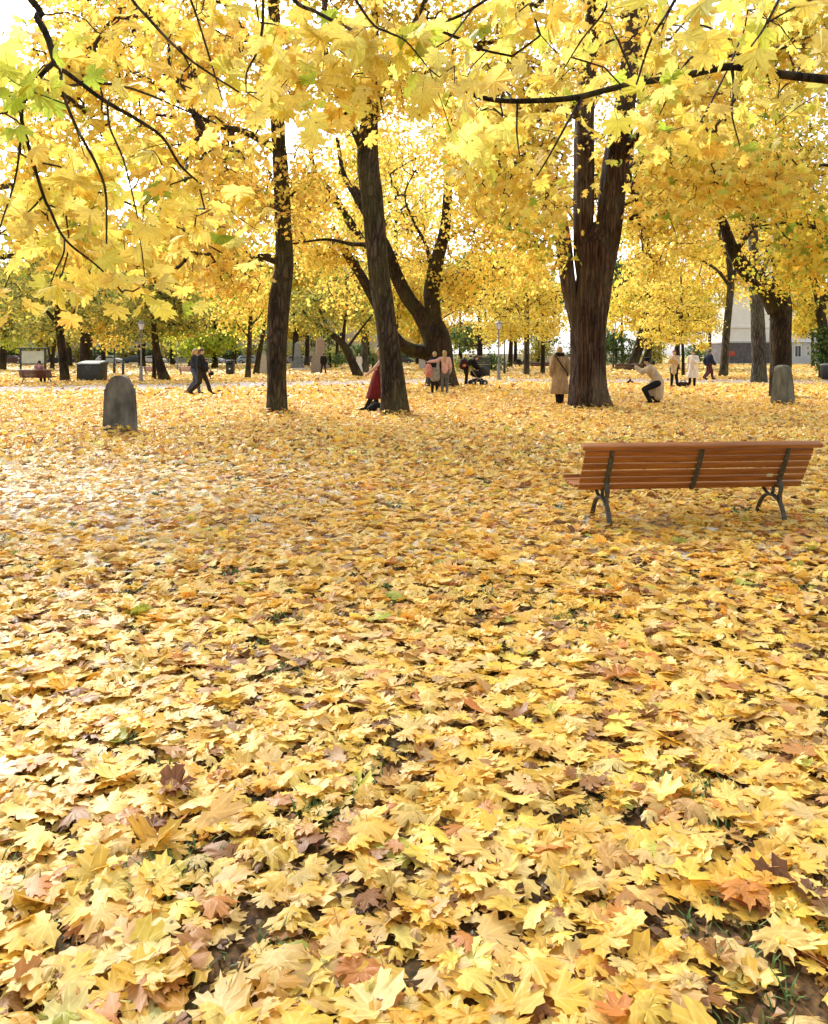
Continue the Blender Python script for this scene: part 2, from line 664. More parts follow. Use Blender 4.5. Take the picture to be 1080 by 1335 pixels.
def vnoise(x, y, s, seed=0.0):
    return np.array([noise.noise(V((a * s, b * s, seed))) for a, b in zip(x, y)])


BANKS = [((px - CX) / F * yy, yy, r) for px, yy, r in ((361, yd(540), .28), (514, yd(542), .36), (768, yd(533), .6), (1017, 29.0, .4), (990, 46, .4), (574, 39, .8), (154, yd(567) , .25), (1025, yd(530), .25))]


def fall(name, y0, y1, dens, lod, size, tilt, zmax, curl, mat, stem=0.0, gap=0.0, pal=None):
    x, y = scatter(y0, y1, dens)
    u = rng.uniform(0, 1, len(x))
    pm = 8.75 - 0.24 * (x + 4.45)
    pm = np.where(x < 3, pm, 6.96)
    ph = np.where(x < -1, 2.1, np.maximum(0.75, 2.1 - 0.34 * (x + 1)))
    dpath = np.abs(y - pm) / ph
    nz = vnoise(x, y, 1.3, 5.0)
    nz2 = vnoise(x, y, 3.1, 2.0)
    onp = np.clip((1.15 - dpath + nz * 0.5) * 2.5, 0, 1)
    keep_p = np.interp(x, [-3.0, -1.6, -0.6, 1.0, 2.0, 4.0], [0.52, 0.66, 0.92, 0.92, 0.68, 0.75])
    keep = 1 - onp * (1 - keep_p)
    keep *= np.where(nz2 > 0.43, 1 - gap, 1.0)                # thin spots where grass and soil show
    if y1 > 27:
        fp = np.where(x < 4, 36 + 0.62 * (x + 18), 49.6 - 0.18 * (x - 4))
        keep *= np.where(np.abs(y - fp) < 4.2, 0.10, 1.0)
    k = u < keep
    x, y, onp = x[k], y[k], onp[k]
    n = len(x)
    pos = np.stack([x, y, rng.uniform(0.006, zmax, n)], 1)
    yaw = rng.uniform(0, 2 * np.pi, n)
    tl = np.where(rng.uniform(0, 1, n) < 0.12, tilt * 2.4, tilt)
    nrm = np.stack([rng.normal(0, 1, n) * tl, rng.normal(0, 1, n) * tl, np.ones(n)], 1)
    tip = np.stack([np.cos(yaw), np.sin(yaw), rng.normal(0, 0.05, n)], 1)
    tip = tip - (tip * nrm).sum(1, keepdims=True) * nrm / (nrm * nrm).sum(1, keepdims=True)
    col = pick(PAL_F, n, 0.10)
    if pal:
        col = pick(pal, n, 0.3)
    c2 = pick(PAL_F2, n, 0.14)
    f = np.clip((y - 9) / 5, 0, 1) * rng.uniform(0, 1, n) > 0.35
    col[f] = c2[f]
    c3 = pick(PAL_GLARE, n, 0.08)
    f = rng.uniform(0, 1, n) < 0.95 * np.exp(-((np.minimum(x + 4.6, 8) / 3.3) ** 2) * (x > -4.6) - ((y - 9.6) / 3.0) ** 2)  # painted glare: washed-out light of the left patch as paler leaf colours
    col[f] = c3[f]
    sz = size * np.clip(rng.lognormal(0, 0.29, n), 0.45, 1.55)
    pos[:, 2] += sz * 0.10 * np.minimum(1, np.hypot(nrm[:, 0], nrm[:, 1]))
    for bx, by, br in BANKS:
        dd = np.hypot(x - bx, y - by)
        pos[:, 2] += 0.16 * np.exp(-np.maximum(dd - br, 0) / 0.22) * rng.uniform(0, 1, n)
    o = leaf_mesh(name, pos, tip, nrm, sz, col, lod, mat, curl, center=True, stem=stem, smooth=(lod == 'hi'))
    return tag(o, kind='stuff')


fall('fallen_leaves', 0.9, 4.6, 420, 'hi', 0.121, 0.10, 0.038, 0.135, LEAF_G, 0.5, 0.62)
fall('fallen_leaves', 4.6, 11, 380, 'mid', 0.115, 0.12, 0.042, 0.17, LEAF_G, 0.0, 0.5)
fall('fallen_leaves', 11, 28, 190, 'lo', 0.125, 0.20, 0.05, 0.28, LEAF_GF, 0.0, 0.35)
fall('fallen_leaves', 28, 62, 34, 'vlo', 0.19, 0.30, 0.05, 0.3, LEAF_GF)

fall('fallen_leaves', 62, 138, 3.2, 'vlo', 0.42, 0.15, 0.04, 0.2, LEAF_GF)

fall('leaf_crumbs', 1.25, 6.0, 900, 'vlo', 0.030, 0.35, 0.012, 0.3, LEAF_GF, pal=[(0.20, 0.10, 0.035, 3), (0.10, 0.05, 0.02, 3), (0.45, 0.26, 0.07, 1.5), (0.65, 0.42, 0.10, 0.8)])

# short grass and weeds in the thin spots
def grass():
    x, y = scatter(1.3, 13, 1300)
    nz2 = vnoise(x, y, 3.1, 2.0)
    extra = np.exp(-(((x + 5.1) / 0.55) ** 2 + ((y - 16.6) / 0.8) ** 2))
    k = (nz2 > 0.44) & (rng.uniform(0, 1, len(x)) < 0.8)
    x, y = x[k], y[k]
    for cx, cy, n, s in ((-.55, 3.9, 240, .10), (.95, 2.75, 260, .12), (1.25, 2.2, 260, .14), (-.75, 2.35, 240, .10), (-1.2, 2.25, 200, .12), (.9, 4.6, 220, .14), (2.6, 5.2, 260, .2), (-.3, 2.7, 140, .06), (-4.9, 16.6, 1300, 0.5), (-4.2, 17.2, 700, 0.35), (-5.6, 14.6, 250, .3), (0.1, 18.3, 260, 0.3), (0.42, 5.2, 120, 0.12), (-1.0, 3.1, 70, 0.09)):
        x = np.concatenate([x, rng.normal(cx, s, n)])
        y = np.concatenate([y, rng.normal(cy, s * 0.8, n)])
    n = len(x)
    h = rng.uniform(0.018, 0.05, n) * np.where(y > 15, 1.25, 1)
    a = rng.uniform(0, 2 * np.pi, n)
    lean = rng.uniform(0.4, 1.6, n)
    w = 0.0022 + 0.0005 * y
    dx, dy = np.cos(a), np.sin(a)
    b = np.stack([x, y, np.zeros(n)], 1)
    sd = np.stack([-dy, dx, np.zeros(n)], 1) * w[:, None]
    m_ = b + np.stack([dx * h * lean * 0.35, dy * h * lean * 0.35, h * 0.6], 1)
    t = b + np.stack([dx * h * lean, dy * h * lean, h], 1)
    vs = np.stack([b + sd, b - sd, m_ + sd * 0.8, m_ - sd * 0.8, t], 1).reshape(-1, 3)
    fs = np.array([(0, 1, 3), (0, 3, 2), (2, 3, 4)])
    idx = (fs[None] + (np.arange(n) * 5)[:, None, None]).reshape(-1, 3)
    me = bpy.data.meshes.new('grass')
    me.from_pydata(vs.tolist(), [], idx.tolist())
    me.materials.append(surf('grass_blade', (0.05, 0.11, 0.02), (0.13, 0.19, 0.04), 3, 0.6, 0.0))
    o = bpy.data.objects.new('grass', me)
    C.objects.link(o)
    tag(o, kind='stuff')


grass()


# ------------------------------------------------------------------ trees
def bark_fn(amp, k, seed, flare=0.0, lump=0.10):
    def fn(t, a, p, d):
        n1 = noise.noise(V((math.cos(a) * k, math.sin(a) * k, p.z * 0.7 + seed)))
        n2 = noise.noise(V((math.cos(a) * 1.2 + seed, math.sin(a) * 1.2, p.z * 0.5)))
        n3 = noise.noise(V((math.cos(a) * k * 2.3, math.sin(a) * k * 2.3, p.z * 2.2 + seed)))
        r = 0.94 + amp * (1 - 2.2 * abs(n1)) + lump * n2 + amp * 0.5 * n3
        if flare:
            z = max(p.z, 0)
            fl = math.exp(-z / 0.45)
            but = 0.5 + 0.5 * math.sin(a * 5 + seed + 1.5 * n2)
            r += flare * fl * (0.45 + 0.75 * but)
        return r
    return fn


COV = 3.6
THIN = [(744, 778, 135, 300, 23.5, .85), (780, 828, 190, 310, 23.5, .85), (808, 836, 0, 190, 23.5, .6), (352, 382, 155, 335, 21.5, .7), (462, 500, 190, 320, 20.5, .8), (935, 1012, 280, 400, 29.5, .7)]


class Tree:
    def __init__(self, name, base, label, cat='tree', group=None, bark=BARK_D, seed=0):
        self.root = thing(name, base, label, cat, group)
        self.org = V(base)
        self.bark = bark
        self.sk = []
        self.seed = seed
        self.cl = []

    def stem(self, part, pts, sides=16, per=8, amp=0.05, flare=0.0, lump=0.10, k=4.0, att=0.3):
        """pts: (Vector, radius)"""
        p, r = smooth_path(pts, per)
        mb = MB()
        mb.tube(p, r, sides, fn=bark_fn(amp, k, self.seed, flare, lump))
        mb.build(part, self.bark, self.root, org=self.org)
        s = int(len(p) * att)
        self.sk += [(q, rr) for q, rr in list(zip(p, r))[s:]]
        return p, r

    def px_stem(self, part, Y, rows, **kw):
        """rows: (px, py, width_px[, dY])"""
        pts = []
        for q in rows:
            y = Y + (q[3] if len(q) > 3 else 0)
            pts.append((W(q[0], q[1], y), q[2] / 2 / F * y))
        return self.stem(part, pts, **kw)

    def clump(self, c, rad, n, size, pal, per=12, spread=0.3):
        """leaf sub-clusters inside an ellipsoid"""
        K = max(3, int(n / per))
        u = nrmz(rng.normal(0, 1, (K, 3))) * (rng.uniform(0, 1, (K, 1)) ** 0.45)
        cc = np.array(c)[None] + u * np.array(rad)[None]
        self.cl.append((cc, per, size, pal, spread))

    def px_clump(self, px, py, Y, rx, ry, cov, size, pal, rd=None, per=12, spread=None):
        c = W(px, py, Y)
        a, b = rx / F * Y, ry / F * Y
        lp = size / Y * F
        n = cov * COV * math.pi * rx * ry / (0.42 * lp * lp)
        self.clump(c, (a, rd if rd else max(a, b) * 0.8, b), n, size, pal, per, spread if spread else min(0.34, 0.05 + 1.5 * size))

    def finish(self, lod, mat, curl=0.2, twig_r=0.006, stem=0.0, twig_sides=5, droop=0.75, branch=True, keep=None):
        # branch network: every leaf cluster hooks on to the nearest point already connected
        cl = np.concatenate([c for c, *_ in self.cl])
        meta = [(p, s, pal, sp) for c, p, s, pal, sp in self.cl for _ in range(len(c))]
        S = np.array([tuple(q) for q, _ in self.sk])
        d0 = np.array([np.min(((S - c) ** 2).sum(1)) for c in cl])
        order = np.argsort(d0)
        nodes = list(S)
        arr = np.zeros((len(S) + len(cl), 3))
        arr[:len(S)] = S
        m = len(S)
        par = {}
        slot = {}
        for i in order:
            dd = ((arr[:m] - cl[i]) ** 2).sum(1)
            # favour growth away from the trunk rather than backwards
            j = int(np.argmin(dd + np.where(np.arange(m) < len(S), 0.0, 0.02)))
            par[m] = j
            slot[m] = i
            arr[m] = cl[i]
            m += 1
        cnt = np.ones(m)
        for i in range(m - 1, len(S) - 1, -1):
            cnt[par[i]] += cnt[i]
        if branch:
            mb = MB()
            for i in range(len(S), m):
                a, b = V(arr[par[i]]), V(arr[i])
                L = (b - a).length
                ra = min(twig_r * math.sqrt(cnt[i]) * 1.15, 0.09)
                rb = max(twig_r * 0.55, ra * 0.7)
                mid = (a + b) / 2 + V(rng.normal(0, 0.09 * L, 3)) + V((0, 0, 0.07 * L))
                mb.tube([a, mid, b], [ra, (ra + rb) / 2, rb], twig_sides, cap=False)
            tag(mb.build('branchwork', TWIG, self.root, org=self.org), kind='stuff')
        P, T, Nn, Sz, Cc = [], [], [], [], []
        for i in range(len(cl)):
            p, s, pal, sp = meta[i]
            n = max(3, int(rng.normal(p, p * 0.25)))
            off = rng.normal(0, 1, (n, 3)) * np.array([sp, sp, sp * 0.62])[None]
            q = cl[i][None] + off
            P.append(q)
            hx = rng.normal(0, 0.6, (n, 2)) + off[:, :2] * (0.9 / max(sp, 0.01)) * 0.5
            T.append(np.stack([hx[:, 0], hx[:, 1], -droop + rng.normal(0, 0.35, n)], 1))
            Nn.append(np.stack([rng.normal(0, 0.55, n), rng.normal(-0.15, 0.6, n), rng.normal(0.5, 0.5, n)], 1))
            Sz.append(s * np.clip(rng.lognormal(0, 0.22, n), 0.5, 1.5))
            tone = rng.normal(1, 0.06)
            Cc.append(np.clip(pick(pal, n, 0.07) * tone, 0.01, 0.9))
        P, T, Nn, Sz, Cc = map(np.concatenate, (P, T, Nn, Sz, Cc))
        # the crowns are thinner over these stems, which the photo shows bare
        with np.errstate(all='ignore'):
            qx, qy = CX + P[:, 0] / P[:, 1] * F, HY - (P[:, 2] - CH) / P[:, 1] * F
        drop = np.zeros(len(P), bool)
        for x0, x1, y0, y1, yy, pr in THIN:
            drop |= (qx > x0) & (qx < x1) & (qy > y0) & (qy < y1) & (P[:, 1] < yy) & (rng.uniform(0, 1, len(P)) < pr)
        k = ~drop
        P, T, Nn, Sz, Cc = P[k], T[k], Nn[k], Sz[k], Cc[k]
        if keep is not None:
            k = keep(P)
            P, T, Nn, Sz, Cc = P[k], T[k], Nn[k], Sz[k], Cc[k]
        leaf_mesh('crown', P, T, Nn, Sz, Cc, lod, mat, curl, parent=self.root, stem=stem, org=self.org)
        return len(P)

GN = 'maple trees standing in the leaf litter'


def ground_base(px, py):
    b = GP(px, py)
    return V((b.x, b.y, 0))


# --- slim curved maple, left of centre
YA = yd(540)
tA = Tree('maple_tree', ground_base(361, 540), 'slim dark maple trunk with a gentle curve, standing alone left of the two leaning trunks', 'tree', GN, BARK_B, 3.0)
tA.px_stem('trunk', YA, [(361, 552, 29), (361, 525, 27), (361, 490, 26), (361, 450, 27), (363, 402, 29), (368, 365, 27), (370.5, 345, 25), (370, 300, 22), (366, 219, 21), (363.5, 186, 18.5),
                         (360, 110, 19), (358, 30, 16), (352, -60, 12), (345, -150, 7)], sides=40, per=9, amp=0.05, flare=0.12)
tA.px_stem('limb', YA, [(370, 342, 13), (345, 335, 11), (325, 338, 8), (290, 333, 5, .5), (255, 326, 3, 1)], sides=12, amp=0.06, att=0.4)
tA.px_stem('limb', YA, [(364, 196, 12), (320, 172, 9, -.5), (285, 164, 7, -1), (258, 150, 6, -1.2), (215, 120, 4, -1.5), (150, 80, 3, -1.5)], sides=12, amp=0.05)
tA.px_stem('limb', YA, [(360, 130, 12), (330, 60, 9, 1), (290, 0, 6, 2), (240, -70, 4, 2)], sides=10)
tA.px_stem('limb', YA, [(362, 160, 11), (395, 110, 8, -1), (420, 40, 6, -1.5), (430, -60, 4, -2)], sides=10)
for c in [(330, 250, 20, 80, 70, .75), (265, 335, 21, 65, 50, .8), (210, 150, 22, 110, 90, .42), (140, 60, 23, 90, 70, .45), (405, 215, 20.5, 45, 60, .45),
          (360, 90, 19.5, 70, 70, .7), (305, 372, 21, 42, 28, .7), (230, -40, 22, 120, 80, .4), (390, -70, 21, 110, 80, .5), (395, 300, 22, 40, 30, .5), (60, 130, 24, 70, 60, .5), (130, 20, 24, 90, 50, .5), (270, 60, 22, 60, 60, .6), (300, 180, 22, 50, 50, .6)]:
    tA.px_clump(*c, .135, PAL_GOLD)
tA.finish('lo', LEAF_M, 0.3)

# --- straight leaning maple
YB = yd(542)
tB = Tree('maple_tree', ground_base(514, 542), 'tall straight grey-brown maple trunk leaning left, with the person in the red dress behind it', 'tree', GN, BARK_B, 8.0)
tB.px_stem('trunk', YB, [(514.5, 554, 39), (514, 530, 36), (512, 500, 33), (507, 450, 29), (501, 400, 28), (494, 351, 29), (489, 301, 29), (484, 252, 30), (480, 202, 29),
                         (482, 150, 22), (485, 100, 17), (488, 40, 13), (492, -60, 9), (494, -150, 6)], sides=44, per=9, amp=0.05, flare=0.12, k=5)
tB.px_stem('limb', YB, [(481, 170, 15), (500, 110, 11, -.5), (530, 50, 8, -1), (570, -30, 5, -1)], sides=10)
tB.px_stem('limb', YB, [(479, 205, 13), (462, 170, 10, -.6), (440, 120, 7, -1.2), (425, 60, 5, -1.6), (420, -40, 3, -2)], sides=10)
tB.px_stem('limb', YB, [(487, 318, 7), (460, 318, 5, .4), (425, 312, 3.5, .8), (380, 318, 2.5, 1.2)], sides=8)
tB.px_stem('limb', YB, [(484, 290, 11), (465, 258, 9, .4), (448, 225, 7, .9), (440, 180, 5, 1.4)], sides=10)
for c in [(520, 100, 20, 70, 60, .7), (440, 120, 19.5, 50, 60, .55), (540, 10, 20, 90, 60, .6), (430, -30, 20, 90, 60, .5), (500, -100, 20, 120, 70, .5), (420, 250, 22, 40, 40, .35)]:
    tB.px_clump(*c, .135, PAL_Y)
tB.finish('lo', LEAF_M, 0.3)

# --- forked old maple further back
YC = 39.0
tC = Tree('maple_tree', V(((574 - CX) / F * YC, YC, 0)), 'old forked maple with a low sweeping limb, behind the two women embracing', 'tree', GN, BARK_D, 15.0)
tC.px_stem('trunk', YC, [(576, 512, 44), (575, 495, 40), (573, 475, 37), (571, 455, 38), (568, 435, 36), (566, 420, 26)], sides=40, per=8, amp=0.06, flare=0.12)
tC.px_stem('limb', YC, [(569, 450, 27), (565, 410, 22), (563, 375, 21), (571, 335, 18), (580, 300, 15), (584, 250, 12), (586, 200, 9), (588, 130, 6), (592, 60, 3)], sides=20)
tC.px_stem('limb', YC, [(566, 448, 24), (549, 412, 21), (533, 390, 19), (518, 362, 18), (506, 330, 16), (488, 290, 12), (470, 255, 9), (440, 225, 6)], sides=20)
tC.px_stem('limb', YC, [(572, 464, 22), (553, 459, 20), (537, 456, 18, -.5), (521, 446, 16, -1), (506, 424, 15, -1.5), (490, 394, 14, -2), (470, 358, 13, -2), (447, 322, 11, -2), (434, 296, 6, -2)], sides=20)
tC.px_stem('limb', YC, [(500, 330, 13), (480, 325, 13, .5), (458, 292, 12, 1), (432, 252, 10, 1), (411, 226, 8, 1.3), (402, 170, 4, 1.6)], sides=14)
tC.px_stem('limb', YC, [(564, 362, 7), (556, 320, 5, .5), (540, 290, 4, 1), (528, 255, 2.5, 1), (540, 225, 1.5, 1)], sides=8)
tC.px_stem('limb', YC, [(579, 315, 6), (605, 300, 4, -.5), (640, 308, 3, -1), (680, 300, 2, -1.4)], sides=8)
for c in [(640, 285, 37, 60, 55, .95), (560, 340, 40, 50, 30, .5), (425, 325, 37, 55, 35, 1.0), (395, 270, 39, 45, 40, .6), (590, 195, 37, 50, 60, .7), (500, 190, 38, 60, 50, .25),
          (600, 375, 39, 35, 40, .8), (535, 300, 41, 45, 60, .45), (525, 215, 41, 45, 45, .35), (655, 350, 40, 50, 40, .7), (455, 380, 38, 30, 30, .4), (570, 90, 38, 80, 60, .5), (480, 90, 39, 80, 60, .4)]:
    tC.px_clump(*c, .17, PAL_Y, per=14, spread=.42)
tC.finish('vlo', LEAF_M, 0.3, twig_r=.008)

# --- the big three-stemmed maple
YD = yd(533)
tD = Tree('maple_tree', ground_base(768, 533), 'massive reddish-brown maple trunk with three stems beside the woman in the long coat', 'tree', GN, BARK_R, 21.0)
tD.px_stem('trunk', YD, [(768, 545, 59), (768, 526, 53), (767, 505, 47), (767, 470, 45), (768, 415, 46), (773, 380, 47), (776, 353, 48), (779, 322, 50), (780, 304, 38), (780, 290, 16)],
           sides=64, per=10, amp=0.075, flare=0.17, k=5, lump=0.08)
tD.px_stem('limb', YD, [(765, 365, 26), (762, 330, 28), (761, 290, 28), (762, 237, 28), (762, 178, 26), (765, 120, 24), (770, 50, 20), (776, -30, 15), (780, -120, 9)], sides=32, amp=.06)
tD.px_stem('limb', YD, [(783, 370, 30), (788, 335, 34, -.1), (794, 300, 36, -.1), (800, 240, 36), (807, 190, 33), (815, 140, 28), (822, 80, 24), (828, 20, 20), (835, -60, 14), (840, -140, 8)], sides=32, amp=.06)
tD.px_stem('limb', YD, [(756, 465, 14), (750, 420, 16), (741, 370, 20), (735, 315, 22), (728, 280, 20), (718, 250, 14), (708, 215, 11), (695, 180, 7), (680, 120, 4)], sides=28, amp=.07)
tD.px_stem('limb', YD, [(806, 210, 14), (840, 170, 10, -1), (880, 140, 7, -2), (930, 130, 4, -2.5)], sides=10)
tD.px_stem('limb', YD, [(765, 170, 13), (735, 120, 9, -1), (700, 80, 7, -2), (650, 60, 4, -2.5)], sides=10)
for c in [(700, 140, 20, 90, 90, .8), (800, 60, 25, 100, 70, .8), (880, 270, 22, 60, 65, .8), (845, 235, 25, 40, 80, .8), (690, 255, 19.5, 60, 60, .9), (640, 190, 21, 60, 80, .7),
          (725, 200, 19, 26, 40, .6), (890, 140, 21, 80, 80, .7), (700, 340, 22, 40, 35, .6), (778, 225, 27, 26, 70, .9), (735, 270, 26, 20, 40, .8), (760, -80, 21, 160, 80, .5), (640, 40, 20, 70, 60, .6), (860, 340, 23, 35, 30, .5)]:
    tD.px_clump(*c, .14, PAL_Y)
tD.px_clump(700, 310, 18, 40, 35, .7, .14, PAL_YG)
tD.finish('lo', LEAF_M, 0.3)

# --- maple on the right with its arm to the left
YE = 29.0
tE = Tree('maple_tree', V(((1016 - CX) / F * YE, YE, 0)), 'dark mossy maple with a thick arm bent left, right behind the tapered stone block', 'tree', GN, BARK_D, 28.0)
tE.px_stem('trunk', YE, [(1017, 526, 28), (1017, 505, 26.5), (1018, 470, 25.5), (1018, 430, 26), (1018, 402, 27), (1016, 378, 25), (1018, 350, 18)], sides=40, per=9, amp=.06, flare=.08)
tE.px_stem('limb', YE, [(1014, 404, 27), (998, 376, 24), (974, 353, 21), (956, 326, 17), (944, 292, 12), (932, 265, 7), (915, 220, 5), (900, 170, 3)], sides=24, amp=.07)
tE.px_stem('limb', YE, [(1016, 380, 20), (1019, 335, 16), (1023, 280, 12), (1026, 210, 8), (1010, 130, 5), (985, 60, 4)], sides=16)
tE.px_stem('limb', YE, [(1020, 385, 13), (1042, 345, 10, .5), (1075, 315, 7, 1), (1120, 290, 4, 1)], sides=12)
tE.px_stem('limb', YE, [(958, 330, 8), (985, 290, 6, -.8), (1000, 240, 4, -1.5)], sides=8)
for c in [(970, 235, 26, 100, 55, 1.1), (1015, 335, 26.5, 55, 34, 1.1), (895, 260, 27, 50, 40, .7), (1045, 220, 26, 60, 80, .8), (1060, 330, 27, 50, 60, .9), (970, 160, 28, 100, 50, .5),
          (1000, 375, 26, 45, 14, .8), (1000, 60, 28, 90, 60, .35), (870, 200, 27, 50, 50, .7)]:
    tE.px_clump(*c, .145, PAL_YG if c[0] > 990 else PAL_Y)
tE.finish('lo', LEAF_M, 0.3)

# --- grey trunks behind it
tH = Tree('maple_tree', V(((985 - CX) / F * 46, 46, 0)), 'pale grey thick trunk with a seam, just left of the dark mossy maple', 'tree', GN, BARK_G, 31.0)
tH.px_stem('trunk', 46, [(990, 503, 20), (990, 475, 18), (989, 440, 18), (987, 400, 16), (984, 370, 15), (983, 330, 12), (980, 260, 11), (972, 180, 8), (968, 110, 5)], sides=28, amp=.08, flare=.08)
tH.px_stem('limb', 46, [(986, 380, 9), (1000, 340, 7), (1022, 290, 4)], sides=10)
for c in [(960, 200, 46, 70, 60, .6), (1010, 270, 46, 50, 40, .6), (985, 120, 47, 70, 50, .4)]:
    tH.px_clump(*c, .2, PAL_YG, per=14, spread=.45)
tH.finish('vlo', LEAF_M, 0.3, twig_r=.008)

tI = Tree('maple_tree', V(((944 - CX) / F * 58, 58, 0)), 'slender grey leaning trunk in front of the white building, right of the two walkers', 'tree', GN, BARK_G, 37.0)
tI.px_stem('trunk', 58, [(943, 494, 12), (945, 470, 10.5), (947, 440, 10), (950, 405, 9.5), (953, 372, 9), (950, 338, 7), (940, 310, 5), (932, 270, 3)], sides=20, amp=.06, flare=.1)
tI.px_stem('limb', 58, [(953, 375, 5), (935, 352, 4), (912, 338, 3), (885, 330, 2)], sides=8)
tI.px_stem('limb', 58, [(953, 372, 6), (962, 340, 4), (970, 290, 3)], sides=8)
for c in [(900, 320, 58, 50, 30, .6), (940, 285, 58, 50, 40, .7), (985, 300, 58, 30, 40, .4), (962, 352, 60, 36, 30, .9), (985, 385, 62, 20, 12, .6), (915, 365, 60, 30, 22, .6)]:
    tI.px_clump(*c, .24, PAL_Y, per=14, spread=.5)
tI.finish('vlo', LEAF_M, 0.3, twig_r=.009)

tJ = Tree('maple_tree', V(((1075 - CX) / F * 52, 52, 0)), 'dark crooked trunk wrapped in green ivy at the right edge of the photo', 'tree', GN, BARK_D, 41.0)
tJ.px_stem('trunk', 52, [(1076, 500, 16), (1076, 460, 14), (1074, 430, 13), (1070, 408, 12), (1067, 385, 10), (1060, 362, 8), (1054, 340, 5), (1040, 300, 3)], sides=20, amp=.08, flare=.1)
tJ.px_stem('limb', 52, [(1071, 410, 9), (1080, 375, 7), (1092, 340, 5)], sides=10)
for c in [(1040, 390, 53, 35, 40, .7), (1090, 330, 52, 50, 40, .7), (1050, 300, 52, 40, 40, .6)]:
    tJ.px_clump(*c, .22, PAL_YG, per=14, spread=.45)
tJ.px_clump(1074, 452, 51.6, 13, 36, 1.6, .2, PAL_GREEN, rd=.7, per=10, spread=.2)
tJ.finish('vlo', LEAF_M, 0.3, twig_r=.009)

COV = 2.2
# ------------------------------------------------------------------ foreground boughs: trees whose trunks stand just outside the frame
GF = 'maples whose boughs hang into the view'
tL = Tree('maple_tree', V((-4.7, 2.7, 0)), 'near maple whose thin dark twigs and big yellow leaves hang into the upper left corner', 'tree', GF, BARK_B, 51.0)
tL.stem('trunk', [(V((-4.7, 2.7, -.1)), .30), (V((-4.68, 2.7, 1.2)), .25), (V((-4.7, 2.75, 2.6)), .23), (V((-4.6, 2.7, 4.2)), .19), (V((-4.5, 2.8, 5.8)), .13), (V((-4.4, 2.9, 7.2)), .05)],
        sides=32, per=8, flare=.2, att=2)


BW = 0.8


def bough(t, Y, rows, pre=(), part='limb', per=5, sides=8, att=0.25):
    pts = [(V(p), r) for p, r in pre]
    for q in rows:
        y = Y + (q[3] if len(q) > 3 else 0)
        pts.append((W(q[0], q[1], y), q[2] * BW / 2 / F * y))
    return t.stem(part, pts, sides=sides, per=per, amp=.06, att=att, lump=.05)


bough(tL, 3.85, [(33, -10, 12), (48, 22, 11), (62, 48, 11), (72, 82, 10)], [((-4.62, 2.7, 3.4), .07), ((-3.7, 3.0, 4.15), .05), ((-2.5, 3.6, 3.95), .034)], sides=12, att=.6)
bough(tL, 3.85, [(71, 80, 9), (48, 105, 8), (28, 143, 7), (36, 185, 6), (55, 250, 5.5), (66, 275, 5), (85, 312, 4), (125, 345, 3), (143, 362, 2.5)])
bough(tL, 3.85, [(70, 82, 8), (105, 108, 7), (138, 132, 7, .1), (183, 158, 6, .2), (213, 180, 5, .3), (235, 215, 4, .4), (262, 240, 3, .6)])
bough(tL, 3.8, [(79, 90, 6), (82, 120, 5, -.1), (97, 160, 5, -.1), (110, 185, 5, -.2), (126, 215, 4.5, -.2), (138, 252, 4, -.2), (139, 318, 3, -.2)])
bough(tL, 3.85, [(29, 144, 6), (5, 147, 4), (-30, 160, 4), (-60, 200, 3)])
bough(tL, 3.85, [(29, 148, 5), (28, 172, 4), (20, 232, 3.5), (2, 290, 3), (-10, 330, 2)])
bough(tL, 3.85, [(56, 256, 4), (36, 277, 3, .1), (2, 303, 3, .2), (-30, 320, 2, .2)])
bough(tL, 3.85, [(84, 310, 3), (83, 330, 3, -.1), (73, 352, 2.5, -.1), (66, 370, 2, -.1)])
bough(tL, 3.85, [(140, 134, 4), (143, 165, 3.5, -.1), (160, 205, 3, -.2), (172, 250, 2.5, -.2), (180, 285, 2, -.2)])
hi = [((-4.55, 2.7, 4.6), .09), ((-3.2, 3.1, 4.9), .06)]
bough(tL, 3.9, [(60, -120, 14), (150, -75, 12), (260, -62, 11), (340, -55, 9, -.1), (420, -60, 7, -.3), (520, -40, 5, -.5)], hi, sides=10, att=.4)
bough(tL, 3.9, [(135, -80, 7), (168, -8, 5), (195, 25, 5), (220, 52, 4.5), (246, 76, 4), (270, 93, 3.5), (312, 120, 3)])
bough(tL, 3.9, [(240, -63, 5), (243, -20, 4), (258, 25, 3.5), (275, 80, 3), (290, 130, 2)])
bough(tL, 3.8, [(340, -56, 6), (343, -8, 5), (342, 38, 4.5), (334, 70, 4), (322, 94, 3), (321, 120, 2)])
bough(tL, 3.7, [(345, -56, 8), (384, 0, 7), (410, 14, 6.5), (440, 30, 6), (462, 42, 5.5), (468, 65, 5), (480, 90, 4), (491, 106, 3), (500, 150, 2)])
bough(tL, 3.6, [(430, -55, 6), (482, 26, 4), (505, 41, 4), (530, 54, 3), (560, 90, 2)])
